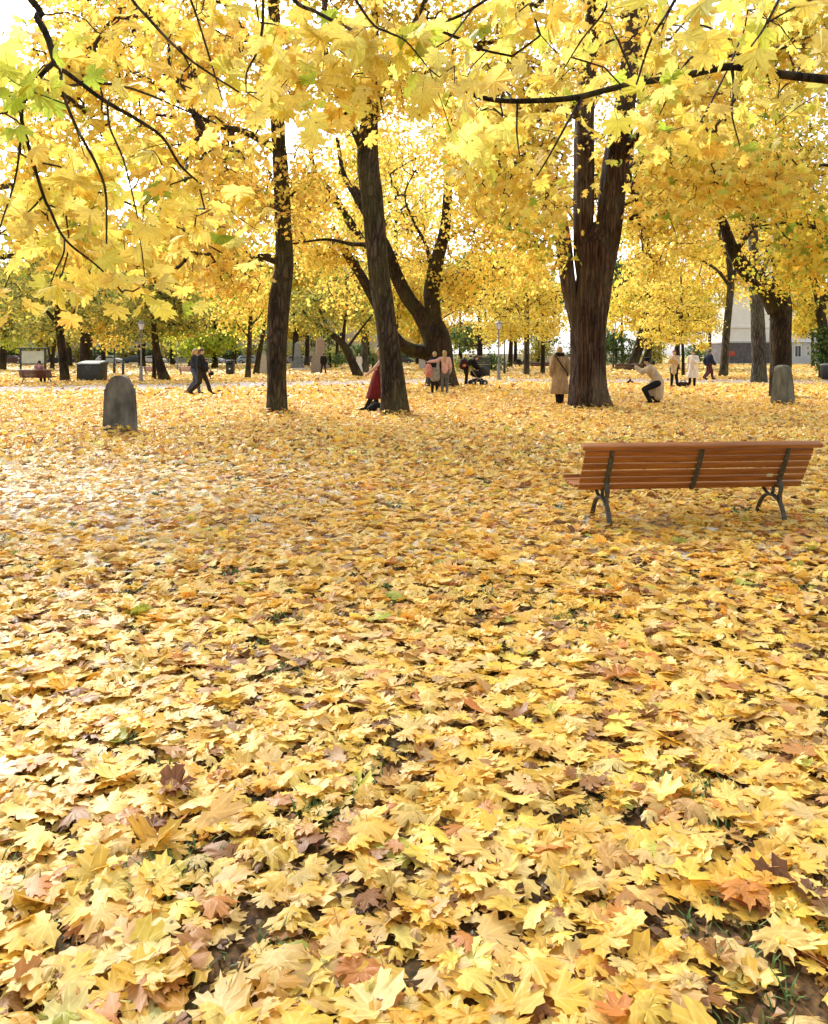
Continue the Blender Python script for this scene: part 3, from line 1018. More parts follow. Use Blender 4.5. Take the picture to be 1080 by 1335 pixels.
for c in [(q[0], q[1], q[2] + .28, *q[3:]) for q in [(35, 190, 3.8, 60, 80, .85), (120, 235, 3.85, 80, 70, .9), (60, 305, 3.75, 65, 45, 1.1), (72, 372, 3.75, 36, 22, 1.5), (172, 378, 3.9, 30, 20, 1.3), (165, 320, 4.0, 60, 40, 1.1),
          (215, 220, 4.2, 60, 65, .9), (130, 50, 3.9, 60, 40, .55), (30, 100, 3.7, 40, 30, .7), (255, 265, 4.8, 50, 45, .9), (300, 285, 5.4, 45, 32, .8), (290, 120, 4.0, 70, 55, .85),
          (335, 45, 3.8, 70, 50, .9), (390, 130, 3.6, 70, 60, 1.1), (425, 55, 3.6, 75, 55, 1.0), (465, 140, 3.4, 45, 40, 1.0), (515, 60, 3.3, 60, 50, 1.1), (585, 130, 3.2, 45, 50, 1.0),
          (250, 10, 3.9, 60, 40, .6), (-60, 250, 3.9, 50, 120, .6), (300, -90, 4.0, 200, 60, .35)]]:
    tL.px_clump(*c, .135, PAL_FORE, per=7, spread=.13, rd=.35)
tL.px_clump(35, 112, 3.7, 30, 22, .8, .14, PAL_LIME, per=5, spread=.1, rd=.2)
nL = tL.finish('mid', LEAF_T, 0.2, twig_r=.0022, stem=.75, twig_sides=5, droop=.85)

tR = Tree('maple_tree', V((5.6, 4.6, 0)), 'near maple whose long dark bough reaches in from the right edge high above the bench', 'tree', GF, BARK_D, 57.0)
tR.stem('trunk', [(V((5.6, 4.6, -.1)), .36), (V((5.6, 4.6, 1.2)), .3), (V((5.55, 4.65, 2.6)), .28), (V((5.6, 4.6, 4.2)), .22), (V((5.5, 4.5, 5.8)), .15), (V((5.4, 4.4, 7.4)), .05)],
        sides=32, per=8, flare=.2, att=2)
bough(tR, 5.0, [(1150, 112, 17), (1085, 104, 15), (1020, 97, 14), (962, 87, 13), (930, 90, 12), (900, 97, 12), (872, 102, 11), (830, 108, 10), (795, 116, 10), (750, 127, 10), (700, 131, 9),
                (655, 131, 8.5), (625, 126, 8), (605, 117, 6)], [((5.5, 4.65, 2.5), .09), ((4.3, 4.8, 2.95), .06)], sides=12, att=.3)
bough(tR, 5.0, [(955, 90, 6), (957, 115, 4, -.1), (955, 150, 3, -.2), (965, 190, 2, -.2)])
bough(tR, 5.0, [(948, 88, 5), (912, 72, 4, -.1), (895, 82, 4, -.2), (880, 108, 3, -.3), (860, 150, 2, -.3)])
bough(tR, 5.0, [(668, 131, 5), (662, 120, 4, .1), (640, 92, 3, .2), (632, 70, 2, .2)])
bough(tR, 5.0, [(675, 132, 4), (674, 170, 3, -.1), (678, 205, 2, -.2)])
bough(tR, 5.0, [(760, 126, 5), (740, 160, 4, -.1), (718, 200, 3, -.2), (700, 230, 2, -.2)])
hr = [((5.6, 4.6, 3.6), .1), ((4.2, 4.2, 4.2), .07)]
bough(tR, 3.4, [(1100, -90, 18, .4), (1000, -80, 14), (900, -60, 11), (800, -45, 9, .3), (700, -35, 7, .5), (600, -15, 5, .5)], hr, sides=10, att=.35)
bough(tR, 3.8, [(700, -36, 6), (650, -10, 5), (600, 20, 5, .2), (566, 34, 5, .3), (600, 50, 4.5, .4), (628, 64, 4.5, .5), (668, 73, 4, .6)], part='limb')
bough(tR, 3.4, [(900, -60, 6), (880, 0, 5, -.2), (850, 50, 4, -.3), (830, 110, 3, -.3)])
bough(tR, 3.2, [(1010, -80, 6), (1020, -20, 5, -.3), (1000, 30, 4, -.5), (980, 60, 3, -.6)])
bough(tR, 3.5, [(800, -46, 5), (790, 10, 4, .2), (760, 50, 3, .3), (735, 90, 2, .4)])
for c in [(645, 180, 5.5, 55, 45, .9), (690, 50, 4.6, 75, 40, 1.0), (780, 45, 5.4, 70, 40, .7), (960, 50, 5.6, 60, 40, .8), (1040, 60, 5.6, 50, 30, .7), (880, 45, 3.1, 80, 45, .95), (1010, 35, 2.8, 80, 42, 1.0), (850, 155, 5.4, 40, 40, .7),
          (905, 165, 5.6, 70, 35, .8), (740, 190, 5.6, 60, 40, .7), (1050, 150, 5.2, 50, 35, .35), (590, 60, 4.4, 45, 45, .9), (950, 130, 5.0, 40, 40, .5), (720, 110, 5.7, 60, 35, .8), (850, -70, 3.6, 260, 50, .3)]:
    tR.px_clump(*c, .135, PAL_FORE, per=7, spread=.13, rd=.35)
tR.px_clump(560, 55, 3.7, 16, 10, .9, .14, PAL_LIME, per=3, spread=.05, rd=.1)
tR.px_clump(845, 128, 3.8, 16, 14, .9, .14, PAL_LIME, per=3, spread=.06, rd=.1)
nR = tR.finish('mid', LEAF_T, 0.2, twig_r=.0024, stem=.75, twig_sides=5, droop=.85)

COV = 3.5
BW = 0.5
tML = Tree('maple_tree', V((-8.8, 10.5, 0)), 'golden maple crown filling the upper left behind the nearest twigs', 'tree', GF, BARK_B, 61.0)
tML.stem('trunk', [(V((-8.8, 10.5, -.1)), .36), (V((-8.8, 10.5, 2)), .28), (V((-8.7, 10.5, 4)), .24), (V((-8.6, 10.6, 7)), .15), (V((-8.5, 10.6, 9.5)), .05)], sides=28, flare=.2, att=2)
for rows in ([(60, 240, 9), (180, 270, 7), (290, 330, 4)], [(40, 120, 9), (150, 110, 7), (280, 160, 4)], [(60, 330, 6), (150, 345, 4), (230, 350, 3)]):
    z0 = W(0, rows[0][1], 10.8).z - .8
    bough(tML, 10.8, rows, [((-8.7, 10.5, z0), .12), ((-7, 10.7, z0 + .5), .09)], sides=10)
for c in [(60, 285, 10.5, 80, 60, .9), (170, 330, 10.8, 75, 42, .9), (270, 320, 11.5, 60, 55, .8), (240, 210, 11.5, 75, 65, .65), (110, 150, 11.5, 80, 70, .7), (310, 235, 12, 50, 50, .6), (120, 70, 12, 85, 60, .7), (250, 80, 12, 80, 70, .7), (210, 0, 12, 90, 40, .5), (40, 210, 11, 50, 60, .6), (-60, 260, 11, 70, 120, .4)]:
    tML.px_clump(*c, .135, PAL_GOLD if c[0] > 200 else PAL_Y, per=9, spread=.22)
tML.finish('lo', LEAF_M, 0.3, twig_r=.004)

tMR = Tree('maple_tree', V((10.5, 12.0, 0)), 'dense yellow maple crown hanging over the right side behind the dark bough', 'tree', GF, BARK_D, 67.0)
tMR.stem('trunk', [(V((10.5, 12, -.1)), .45), (V((10.5, 12, 2)), .36), (V((10.4, 12, 4)), .3), (V((10.2, 12, 7)), .2), (V((10, 12, 10)), .06)], sides=28, flare=.2, att=2)
for rows in ([(1075, 215, 8), (1020, 235, 5), (960, 215, 4), (860, 215, 2.5)], [(1080, 300, 10), (1030, 290, 6), (960, 300, 4)], [(1060, 60, 12), (920, 80, 8), (780, 120, 6), (640, 190, 4)]):
    z0 = W(0, rows[0][1], 11.5).z - .6
    bough(tMR, 11.5, rows, [((10.3, 12, z0), .15), ((8, 11.8, z0 + .4), .1)], sides=10)
for c in [(640, 230, 11, 65, 60, .75), (715, 270, 11.5, 45, 50, .55), (880, 225, 11, 75, 60, .9), (975, 240, 11, 80, 65, .85), (1050, 300, 11.3, 50, 55, .9), (900, 120, 11.5, 80, 55, .8), (1000, 60, 12, 90, 60, .9), (1060, 10, 12, 60, 50, .8), (840, 30, 12, 70, 50, .6), (1030, 130, 11.5, 60, 40, .35), (620, 150, 11, 50, 60, .6),
          (1140, 250, 11.5, 60, 100, .5)]:
    tMR.px_clump(*c, .135, PAL_YG if c[0] > 1000 else PAL_Y, per=9, spread=.22)
tMR.finish('lo', LEAF_M, 0.3, twig_r=.004)


COV = 2.6
# ------------------------------------------------------------------ trees further back
GB = 'park trees in the middle distance'


def back_tree(label, Y, rows, clumps, bark=BARK_D, size=.24, pal=PAL_OLIVE, limbs=(), lod='vlo', group=GB, name='park_tree', sp=0.0):
    px0, py0 = rows[0][0], HY + CH * F / Y
    t = Tree(name, V(((px0 - CX) / F * Y, Y, 0)), label, 'tree', group, bark, Y)
    t.px_stem('trunk', Y, [(px0, py0 + 5, rows[0][2] * 1.1)] + list(rows), sides=16, amp=.07, flare=.12, per=6)
    for l in limbs:
        t.px_stem('limb', Y, l, sides=8, per=5)
    for c in clumps:
        p = c[6] if len(c) > 6 else pal
        t.px_clump(*c[:6], size, p, per=14, spread=sp or .2 + size)
    t.finish(lod, LEAF_M, .3, twig_r=.008 + .00006 * Y, twig_sides=4)
    return t


back_tree('dark leaning trunk between the red bench and the dark green box', 47.6, [(85, 497, 13), (82, 465, 11), (78, 430, 10), (75, 400, 9), (72, 360, 6), (70, 320, 4)],
          [(50, 400, 48, 55, 45, .9), (110, 395, 48, 45, 40, .8), (60, 340, 47, 60, 40, .7), (130, 430, 49, 30, 20, .7, PAL_GOLD)], limbs=[[(77, 425, 6), (55, 400, 4), (30, 385, 2)], [(76, 405, 6), (100, 385, 4), (130, 380, 2)]])
back_tree('broad dark trunk rising behind the dark green box', 62, [(113, 489, 20), (112, 460, 16), (113, 430, 15), (116, 400, 12), (118, 350, 7)],
          [(150, 400, 62, 50, 40, .8), (100, 420, 63, 50, 22, .7), (120, 350, 62, 60, 45, .7), (150, 440, 60, 28, 16, .6, PAL_GOLD)])
back_tree('dark trunk at the far left edge behind the parked cars path', 84, [(3, 482, 10), (5, 455, 9), (8, 425, 8), (8, 380, 5)], [(15, 425, 84, 50, 26, .9, PAL_OLIVE), (10, 375, 84, 60, 40, .8), (20, 447, 82, 22, 10, .6, PAL_LIME)])
back_tree('small twin-stemmed tree just right of the notice board', 80, [(68, 483, 6), (69, 465, 5), (72, 440, 4), (74, 410, 3)], [(65, 435, 80, 36, 18, .9), (60, 405, 80, 40, 30, .7)], limbs=[[(69, 478, 4), (64, 460, 3), (60, 440, 2)]])
back_tree('thin upright stem close beside the leaning trunk right of the grey lamp', 50, [(201, 496, 6), (201, 470, 5), (200, 445, 4), (203, 410, 3)], [(205, 420, 50, 40, 26, .7), (225, 440, 51, 25, 15, .6, PAL_LIME)], size=.2)
back_tree('leaning dark trunk sloping up to the left, right of the grey lamp', 49, [(215, 497, 15), (210, 480, 12), (205, 460, 10), (202, 440, 9), (200, 400, 6), (205, 360, 4)],
          [(190, 395, 49, 60, 45, .85), (235, 390, 50, 45, 45, .8), (210, 345, 49, 60, 40, .6), (165, 430, 48, 35, 20, .6), (250, 425, 50, 30, 20, .5)], size=.22)
back_tree('far dark trunk half hidden behind the grey lamp post', 108, [(185, 478, 10), (185, 460, 9), (186, 440, 8), (186, 400, 5)], [(180, 425, 108, 50, 25, .8), (190, 390, 108, 50, 30, .7)], size=.34)
back_tree('slender young tree right of the litter bin with bare side twigs', 54, [(323, 493, 8), (325, 460, 6.5), (326, 425, 5.5), (327, 390, 4), (328, 350, 2.5)], [(320, 390, 54, 45, 36, .45), (300, 415, 54, 35, 28, .45), (345, 380, 54, 30, 40, .5)],
          bark=BARK_B, size=.2, pal=PAL_Y, limbs=[[(325, 440, 3), (312, 425, 2), (292, 402, 1.5)], [(326, 425, 3), (340, 410, 2), (350, 390, 1.2)]])
back_tree('dark thin trunk leaning right, between the slender young tree and the slim maple', 65, [(334, 488, 8), (338, 460, 7), (343, 435, 5), (347, 400, 3)], [(345, 410, 65, 40, 30, .6), (335, 440, 65, 25, 12, .3)], pal=PAL_YG)
back_tree('dark tree leaning steeply left with spreading olive branches, left of the red dress', 58, [(467, 490, 13), (460, 473, 11), (450, 452, 10), (438, 440, 8), (425, 430, 6), (408, 418, 4), (395, 405, 3)],
          [(400, 400, 58, 40, 26, .75), (440, 390, 58, 50, 28, .75), (420, 425, 57, 40, 12, .5), (470, 410, 59, 30, 25, .6), (450, 355, 60, 50, 25, .5)],
          limbs=[[(447, 449, 6), (450, 420, 4), (458, 385, 2.5), (470, 360, 1.5)], [(430, 434, 5), (415, 400, 3), (400, 375, 2)], [(452, 455, 4), (470, 430, 3), (490, 405, 2)]], size=.22)
back_tree('grey upright trunk behind the pair in black and white', 70, [(476, 487, 12), (476, 465, 9), (475, 445, 8), (474, 410, 6), (474, 370, 4)], [(475, 420, 70, 40, 28, .8), (480, 380, 70, 45, 30, .7)], bark=BARK_G, pal=PAL_YG)
back_tree('young maple with straight grey stem and pale yellow crown, left of the big trunk', 62, [(687, 489, 8), (687, 450, 7), (687, 410, 6), (687, 385, 5), (685, 350, 3)],
          [(680, 370, 62, 45, 30, .9), (650, 400, 62, 40, 26, .9), (710, 400, 62, 32, 28, .9), (670, 425, 60, 40, 16, .9), (720, 430, 62, 20, 16, .9), (640, 430, 61, 24, 14, .8), (700, 345, 62, 35, 20, .6)],
          bark=BARK_G, pal=PAL_PALE, size=.2, limbs=[[(687, 410, 3), (665, 390, 2), (645, 380, 1.5)], [(687, 400, 3), (710, 385, 2), (725, 380, 1.5)]])
back_tree('thin dark trunk behind the two people resting far off', 104, [(665, 478, 7), (666, 460, 6), (667, 440, 5), (667, 410, 4)], [(660, 430, 104, 30, 16, .8), (668, 400, 104, 30, 20, .8)], pal=PAL_Y, size=.34)
back_tree('thin straight trunk just left of the woman in the long coat', 68, [(708, 487, 6), (708, 460, 5.5), (708, 430, 4.5), (708, 400, 3)], [(705, 415, 68, 30, 22, .8), (712, 380, 68, 30, 26, .7)], pal=PAL_Y)
back_tree('leaning dark trunk rising right above the brown bench', 84, [(822, 482, 15), (830, 462, 13), (838, 435, 12), (843, 405, 10), (848, 360, 6)], [(850, 370, 84, 40, 40, .7, PAL_GOLD), (815, 400, 84, 35, 25, .7), (840, 410, 83, 30, 15, .6, PAL_GOLD)], pal=PAL_YG, size=.28)
back_tree('second leaning trunk close behind the leaning one above the brown bench', 90, [(838, 480, 9), (845, 460, 8), (851, 440, 7), (858, 410, 5)], [(862, 395, 90, 30, 30, .7), (870, 430, 90, 20, 14, .5)], pal=PAL_GOLD, size=.28)
back_tree('short dark trunk behind the beige jacket person under the layered yellow tree', 86, [(882, 481, 9), (883, 462, 8), (884, 445, 6), (886, 420, 4)], [(885, 425, 86, 28, 20, .7), (900, 400, 86, 30, 26, .7)], pal=PAL_YG, size=.28)
t17 = back_tree('small pale yellow tree with tiered drooping branches over the people in light coats', 58, [(891, 491, 4.5), (891, 465, 4), (890, 440, 3.5), (889, 400, 3), (888, 350, 2)],
                [(880, 352, 58, 28, 10, .8), (865, 375, 58, 38, 8, .9), (905, 378, 57.5, 34, 8, .9), (850, 398, 58, 28, 7, .9), (895, 402, 57, 52, 8, .9), (860, 420, 57.5, 40, 7, 1.0), (910, 424, 57.5, 38, 8, 1.0),
                 (850, 438, 57.5, 24, 6, 1.0), (890, 442, 57, 45, 7, 1.0), (915, 452, 57.5, 18, 5, .8), (885, 330, 58, 20, 10, .5), (845, 448, 57.5, 12, 3, .8)],
                pal=PAL_PALE, size=.17, bark=BARK_D, sp=.2)

# distant tree belt: three tree shapes, copied round the square
GD = 'trees of the distant belt round the square'


def belt_proto(seed, pal, h, w, label, px, Y):
    t = Tree('park_tree', V((0, 0, 0)), label, 'tree', GD, BARK_D, seed)
    t.stem('trunk', [(V((0, 0, -.1)), .42), (V((.05, 0, 1.2)), .33), (V((.1, .1, h * .3)), .27), (V((0, .1, h * .6)), .15), (V((0, 0, h * .85)), .05)], sides=12, per=5, flare=.15)
    r = random.Random(seed)
    for i in range(11):
        a, z = r.uniform(0, 6.28), r.uniform(.22, .92) * h
        q = w * .34 * math.sqrt(max(.1, 1 - ((z / h - .5) / .52) ** 2)) * r.uniform(.5, 1.1)
        t.clump((math.cos(a) * q, math.sin(a) * q, z), (w * .27, w * .27, h * .12), 800, .36, pal, 14, .55)
    t.finish('vlo', LEAF_M, .3, twig_r=.02, twig_sides=4)
    t.root.location = ((px - CX) / F * Y, Y, 0)
    return t.root


protos = [belt_proto(1, PAL_OLIVE, 15, 11, 'olive-green broad tree at the street edge, farthest left of the belt', -120, 120),
          belt_proto(2, PAL_YG, 16, 11, 'yellow-green tree behind the two gravestones and obelisk', 400, 118),
          belt_proto(3, PAL_GREEN, 13, 12, 'dark green bushy tree behind the pram and the slatted cart', 625, 92),
          belt_proto(4, PAL_Y, 16, 12, 'bright yellow distant tree left of the white wall', 600, 132),
          belt_proto(5, PAL_LIME, 9, 10, 'low lime-green tree behind the couple walking in dark clothes', 280, 96)]
belt = [(0, -40, 126, .9, 'olive tree over the dark parked car at the left'), (0, 50, 130, 1.0, 'olive tree behind the notice board'), (0, 135, 134, 1.05, 'olive tree above the silver parked car'),
        (0, 225, 128, .95, 'olive tree behind the leaning dark trunk by the grey lamp'), (1, 305, 132, 1.0, 'yellow-green tree above the pale blue parked cars'), (2, 365, 136, .9, 'dark green tree behind the slim curved maple'),
        (2, 440, 130, .8, 'dark green tree behind the steep leaning tree'), (1, 480, 140, 1.1, 'yellow-green tree behind the straight leaning maple'), (3, 545, 136, 1.0, 'yellow tree seen through the fork of the old maple'),
        (2, 700, 138, .9, 'dark green tree behind the white wall, left of the big trunk'), (3, 672, 150, 1.0, 'yellow tree above the white wall'), (2, 812, 120, .75, 'dark green tree behind the brown bench'),
        (2, 775, 175, 1.0, 'dark green tree behind the massive trunk'), (3, 860, 150, 1.05, 'yellow tree behind the leaning trunks'), (1, 925, 140, .9, 'yellow-green tree at the left corner of the white building'),
        (1, 1060, 105, .6, 'yellow-green tree in front of the low annex at the right edge'), (0, 1130, 120, 1.0, 'olive tree past the right edge by the annex'), (3, -10, 150, .9, 'yellow tree far behind the left edge trunk'),
        (3, 515, 88, 1.15, 'tall yellow tree seen between the straight maple and the forked one'), (3, 845, 96, 1.1, 'tall yellow tree behind the brown bench and the leaning trunks'), (1, 385, 104, 1.25, 'tall yellow-green tree behind the obelisk'), (0, 250, 110, 1.2, 'tall olive tree far behind the litter bin'), (0, 90, 112, 1.2, 'tall olive tree far behind the dark green box')]
for i, (k, px, Y, s, lab) in enumerate(belt):
    copy_tree(protos[k], ((px - CX) / F * Y, Y, 0), i * 1.3, lab, GD, (s, s, s * (1.25 + 0.12 * (i % 4))))

# ================================================================== objects
WOOD = None


def wood_mat(name, c1, c2, rough=0.4, axis=0):
    m, nt, b = new_mat(name)
    st = [6, 6, 6]
    st[axis] = 0.5
    co = objco(nt, tuple(st))
    n1 = noise_n(nt, 5, 6, co, 0.65)
    c = mixc(nt, ramp(nt, n1, 0.35, 0.68), c1, c2)
    nt.links.new(c, b.inputs['Base Color'])
    b.inputs['Roughness'].default_value = rough
    b.inputs['Specular IOR Level'].default_value = 0.35
    bump(nt, b, n1, 0.25, 0.004)
    return m


WOOD = wood_mat('varnished_slat', (0.19, 0.060, 0.012), (0.38, 0.138, 0.027))
WOOD_D = wood_mat('dark_red_slat', (0.075, 0.022, 0.015), (0.14, 0.045, 0.028))
WOOD_P = wood_mat('faded_pink_slat', (0.36, 0.17, 0.12), (0.46, 0.24, 0.17))
WOOD_B = wood_mat('brown_slat', (0.07, 0.035, 0.022), (0.12, 0.06, 0.035))
IRON = surf('cast_iron', (0.035, 0.030, 0.020), (0.085, 0.075, 0.045), 30, 0.55, 0.3, spec=0.4)
BLACK_METAL = surf('black_metal', (0.012, 0.012, 0.013), (0.028, 0.028, 0.03), 10, 0.45, 0.05, spec=0.5)
GREY_METAL = surf('grey_painted_metal', (0.17, 0.165, 0.16), (0.24, 0.235, 0.22), 12, 0.5, 0.1)
RX = lambda a: Matrix.Rotation(a, 4, 'X')
RY = lambda a: Matrix.Rotation(a, 4, 'Y')
RZ = lambda a: Matrix.Rotation(a, 4, 'Z')


# ------------------------------------------------------------------ slatted park bench (back faces local -Y, seat towards +Y)
def slat_bench(name, loc, rz, L, wood, label, group, detail=True, rail=True):
    t = thing(name, loc, label, 'bench', group, rz)
    # side profile of the back, bottom to top: (depth, height)
    back = [(0.115, 0.335), (0.075, 0.40), (0.035, 0.465), (-0.005, 0.53), (-0.04, 0.592), (-0.072, 0.652)]
    ang = [0.62, 0.58, 0.56, 0.53, 0.50, 0.48]
    mb = MB()
    for (d_, z), a in zip(back, ang):
        hh = 0.058
        mb.box((0, d_, z), (L - 0.06, 0.022, hh), RX(a), bev=0.005 if detail else 0)
    mb.build('backrest', wood, t)
    if rail:
        MB().box((0.01, -0.112, 0.715), (L + 0.03, 0.075, 0.040), RX(0.45), bev=0.010).build('top_rail', wood, t)
    mb = MB()
    for i in range(6):
        d_ = 0.185 + i * 0.066
        z = 0.335 + 0.022 * ((i - 1.5) / 3) ** 2 + (0.010 if i == 5 else 0)
        mb.box((0, d_, z), (L - 0.02, 0.056, 0.026), RX(0.10 if i < 5 else -0.25), bev=0.005 if detail else 0)
    mb.build('seat', wood, t)
    for x in (-L * 0.375, L * 0.375):
        mb = MB()
        fl = (0.9, 1, 1)

        def bar(pts, r):
            p, rr = smooth_path([((x, a, b), q) for (a, b), q in zip(pts, r)], 5)
            mb.tube(p, rr, 8, flat=(1.25, 0.8, 0.8))
        bar([(-0.035, -0.02), (-0.028, 0.03), (0.0, 0.11), (0.06, 0.19), (0.15, 0.225), (0.24, 0.22)], [.024, .020, .019, .019, .020, .018])       # rear foot sweeping into the arch
        bar([(0.455, -0.02), (0.44, 0.03), (0.40, 0.11), (0.33, 0.185), (0.24, 0.222), (0.15, 0.225)], [.022, .019, .018, .018, .019, .018])        # front foot
        bar([(0.10, 0.21), (0.05, 0.25), (0.03, 0.32), (0.052, 0.375), (0.02, 0.445), (-0.03, 0.53), (-0.07, 0.605), (-0.105, 0.69)], [.016, .017, .019, .021, .021, .020, .018, .016])
        bar([(0.19, 0.22), (0.16, 0.27), (0.17, 0.318)], [.015, .014, .015])
        bar([(0.24, 0.222), (0.32, 0.26), (0.36, 0.318)], [.016, .014, .015])
        bar([(0.0, 0.10), (0.035, 0.20), (0.04, 0.30)], [.012, .012, .014])
        bar([(0.06, 0.315), (0.2, 0.312), (0.35, 0.312), (0.50, 0.316)], [.014, .014, .014, .014])
        mb.build('iron_frame', IRON, t)
    if detail:
        mb = MB()
        p, rr = smooth_path([((0, a, b), .016) for a, b in [(0.105, 0.305), (0.052, 0.378), (0.01, 0.445), (-0.03, 0.51), (-0.068, 0.58), (-0.112, 0.685)]], 4)
        mb.tube(p, rr, 8, flat=(1.5, 0.7, 0.7))
        mb.build('back_brace', IRON, t)
        mb = MB()
        mb.box((0.70, 0.034, 0.425), (0.055, 0.006, 0.035), RX(0.58), bev=0.002)
        mb.build('plaque', surf('pale_plaque', (0.55, 0.48, 0.30), (0.62, 0.55, 0.36), 20, 0.5, 0.1), t)
    return t


a_, b_ = GP(798, 688), GP(1020, 683)
mid = (a_ + b_) / 2
slat_bench('park_bench', (mid.x, mid.y + 0.03, 0.0), math.atan2(b_.y - a_.y, b_.x - a_.x), 2.14, WOOD,
           'orange-brown slatted bench with ornate iron legs, seen from behind in the foreground', None)
GBN = 'slatted park benches in the distance'
bp = GP(46, 500)
slat_bench('park_bench', (bp.x, bp.y, 0), 0.04, 1.75, WOOD_D, 'dark red bench with a person sitting on it in front of the notice board', GBN, False)
bp = GP(197, 490)
slat_bench('park_bench', (bp.x, bp.y, 0), -0.05, 1.15, WOOD_P, 'faded pink bench back beside the grey lamp post', GBN, False, False)
bp = GP(243, 490)
slat_bench('park_bench', (bp.x, bp.y, 0), 0.03, 1.15, WOOD_P, 'faded pink bench half hidden by the couple walking in dark clothes', GBN, False, False)
bp = GP(820, 485)
slat_bench('park_bench', (bp.x, bp.y, 0), 0.12, 2.6, WOOD_B, 'brown bench at the foot of the leaning trunk right of the massive maple', GBN, False)
bp = GP(706, 481)
slat_bench('park_bench', (bp.x, bp.y, 0), 0, 2.4, WOOD_D, 'reddish bench by the white wall left of the woman in the long coat', GBN, False)
bp = GP(681, 478.5)
slat_bench('park_bench', (bp.x, bp.y + .3, 0), math.pi, 2.2, WOOD_B, 'far bench with two people in black sitting on it', GBN, False)

# ------------------------------------------------------------------ stones
STONE = surf('weathered_stone', (0.062, 0.060, 0.054), (0.180, 0.172, 0.152), 5, 0.85, 0.7, stretch=(1, 1, .5), dist=0.010)
STONE_M = surf('mossy_stone', (0.070, 0.068, 0.042), (0.165, 0.155, 0.115), 5, 0.88, 0.5, stretch=(1, 1, .35))
STONE_P = surf('pale_granite', (0.36, 0.33, 0.32), (0.50, 0.46, 0.44), 9, 0.8, 0.3)
STONE_K = surf('pinkish_granite', (0.22, 0.18, 0.165), (0.30, 0.25, 0.23), 9, 0.8, 0.3)


def slab(name, loc, rz, prof, depth, mat, label, cat='gravestone', group=None, taper=0.0, bev=0.012):
    """prof: list (x,z) outline of the face; extruded in depth with bevelled arrises"""
    t = thing(name, loc, label, cat, group, rz)
    bm = bmesh.new()
    vs = [bm.verts.new((x, -depth / 2, z)) for x, z in prof]
    f = bm.faces.new(vs)
    r = bmesh.ops.extrude_face_region(bm, geom=[f])
    for v in [g for g in r['geom'] if isinstance(g, bmesh.types.BMVert)]:
        v.co.y += depth
    bmesh.ops.recalc_face_normals(bm, faces=bm.faces)
    bmesh.ops.bevel(bm, geom=[e for e in bm.edges if abs(e.verts[0].co.y - e.verts[1].co.y) < 1e-5], offset=bev, segments=2, affect='EDGES')
    for v in bm.verts:
        v.co.y *= 1 + taper * (1 - v.co.z / max(p[1] for p in prof))
        n = noise.noise(v.co * 6) * 0.006
        v.co += V((n, n * .6, 0))
    mb = MB()
    mb.add(bm)
    mb.build('stone_slab', mat, t)
    return t


def head_profile(w0, w1, h, sh, cr):
    """tapered slab with sloping shoulders and a rounded crown of half width cr"""
    pts = [(-w0, -.05), (-w0 + (w0 - w1) * .5, sh * .5), (-w1, sh - .01)]
    pts += [(-w1 + .04, sh + .035), (-cr - .05, sh + .08), (-cr, sh + .12)]
    for k in range(1, 8):
        a = math.pi - math.pi * k / 8
        pts.append((cr * math.cos(a), sh + .12 + (h - sh - .12) * math.sin(a)))
    return pts + [(-x, z) for x, z in pts[5::-1]]


gb = GP(154, 567)
slab('gravestone', (gb.x, gb.y + .1, 0), -0.10, head_profile(.325, .275, 1.12, .86, .195), .17, STONE,
     'dark weathered gravestone with a rounded top on sloping shoulders, standing in leaves at the left')
fb = GP(1025, 530)
t = thing('stone_block', (fb.x, fb.y + .2, 0), 'grey-green tapered stone block standing before the dark mossy maple at the right', 'stone block', None, 0.42)
def chamfer_ring(sx, sy, z, c=.016):
    p = [(-sx + c, -sy), (sx - c, -sy), (sx, -sy + c), (sx, sy - c), (sx - c, sy), (-sx + c, sy), (-sx, sy - c), (-sx, -sy + c)]
    return [(x + noise.noise(V((x * 3, z * 3, 1))) * .015, y + noise.noise(V((y * 3, z * 3, 7))) * .015, z) for x, y in p]


rings = [chamfer_ring(.275 - .09 * z / 1.15, .245 - .08 * z / 1.15, z) for z in (-.05, .15, .35, .55, .75, .95, 1.13)] + [chamfer_ring(.165, .145, 1.17), chamfer_ring(.09, .08, 1.215)]
MB().loft(rings).build('stone_body', STONE_M, t)

GGR = 'pale gravestones along the far path'
gb = GP(343.5, 487)
slab('gravestone', (gb.x, gb.y, 0), .1, head_profile(.36, .34, 1.6, 1.15, .33), .22, STONE_P, 'pale gravestone standing just left of the slim curved maple', 'gravestone', GGR)
gb = GP(413, 486)
slab('gravestone', (gb.x, gb.y, 0), .15, head_profile(.47, .46, 1.5, 1.0, .45), .3, STONE_K, 'broad pinkish gravestone with a round top beside the person in black', 'gravestone', GGR)
gb = GP(551, 481)
slab('gravestone', (gb.x, gb.y, 0), 0, head_profile(.40, .38, 1.65, 1.2, .36), .22, STONE_P, 'pale upright gravestone under the low limb of the forked maple', 'gravestone', GGR)


def monument(px, Y, h, w, mat, label, cat):
    t = thing('obelisk', ((px - CX) / F * Y, Y, 0), label, cat, None, .3)
    mb = MB()
    mb.box((0, 0, .2), (w * 1.9, w * 1.9, .45), bev=.03)
    mb.box((0, 0, .62), (w * 1.5, w * 1.5, .40), bev=.03)
    mb.build('plinth', mat, t)
    sq = lambda s, z: [(-s, -s, z), (s, -s, z), (s, s, z), (-s, s, z)]
    MB().loft([sq(w * .55, .81), sq(w * .40, h - .3), sq(w * .05, h)]).build('shaft', mat, t, smooth=False)


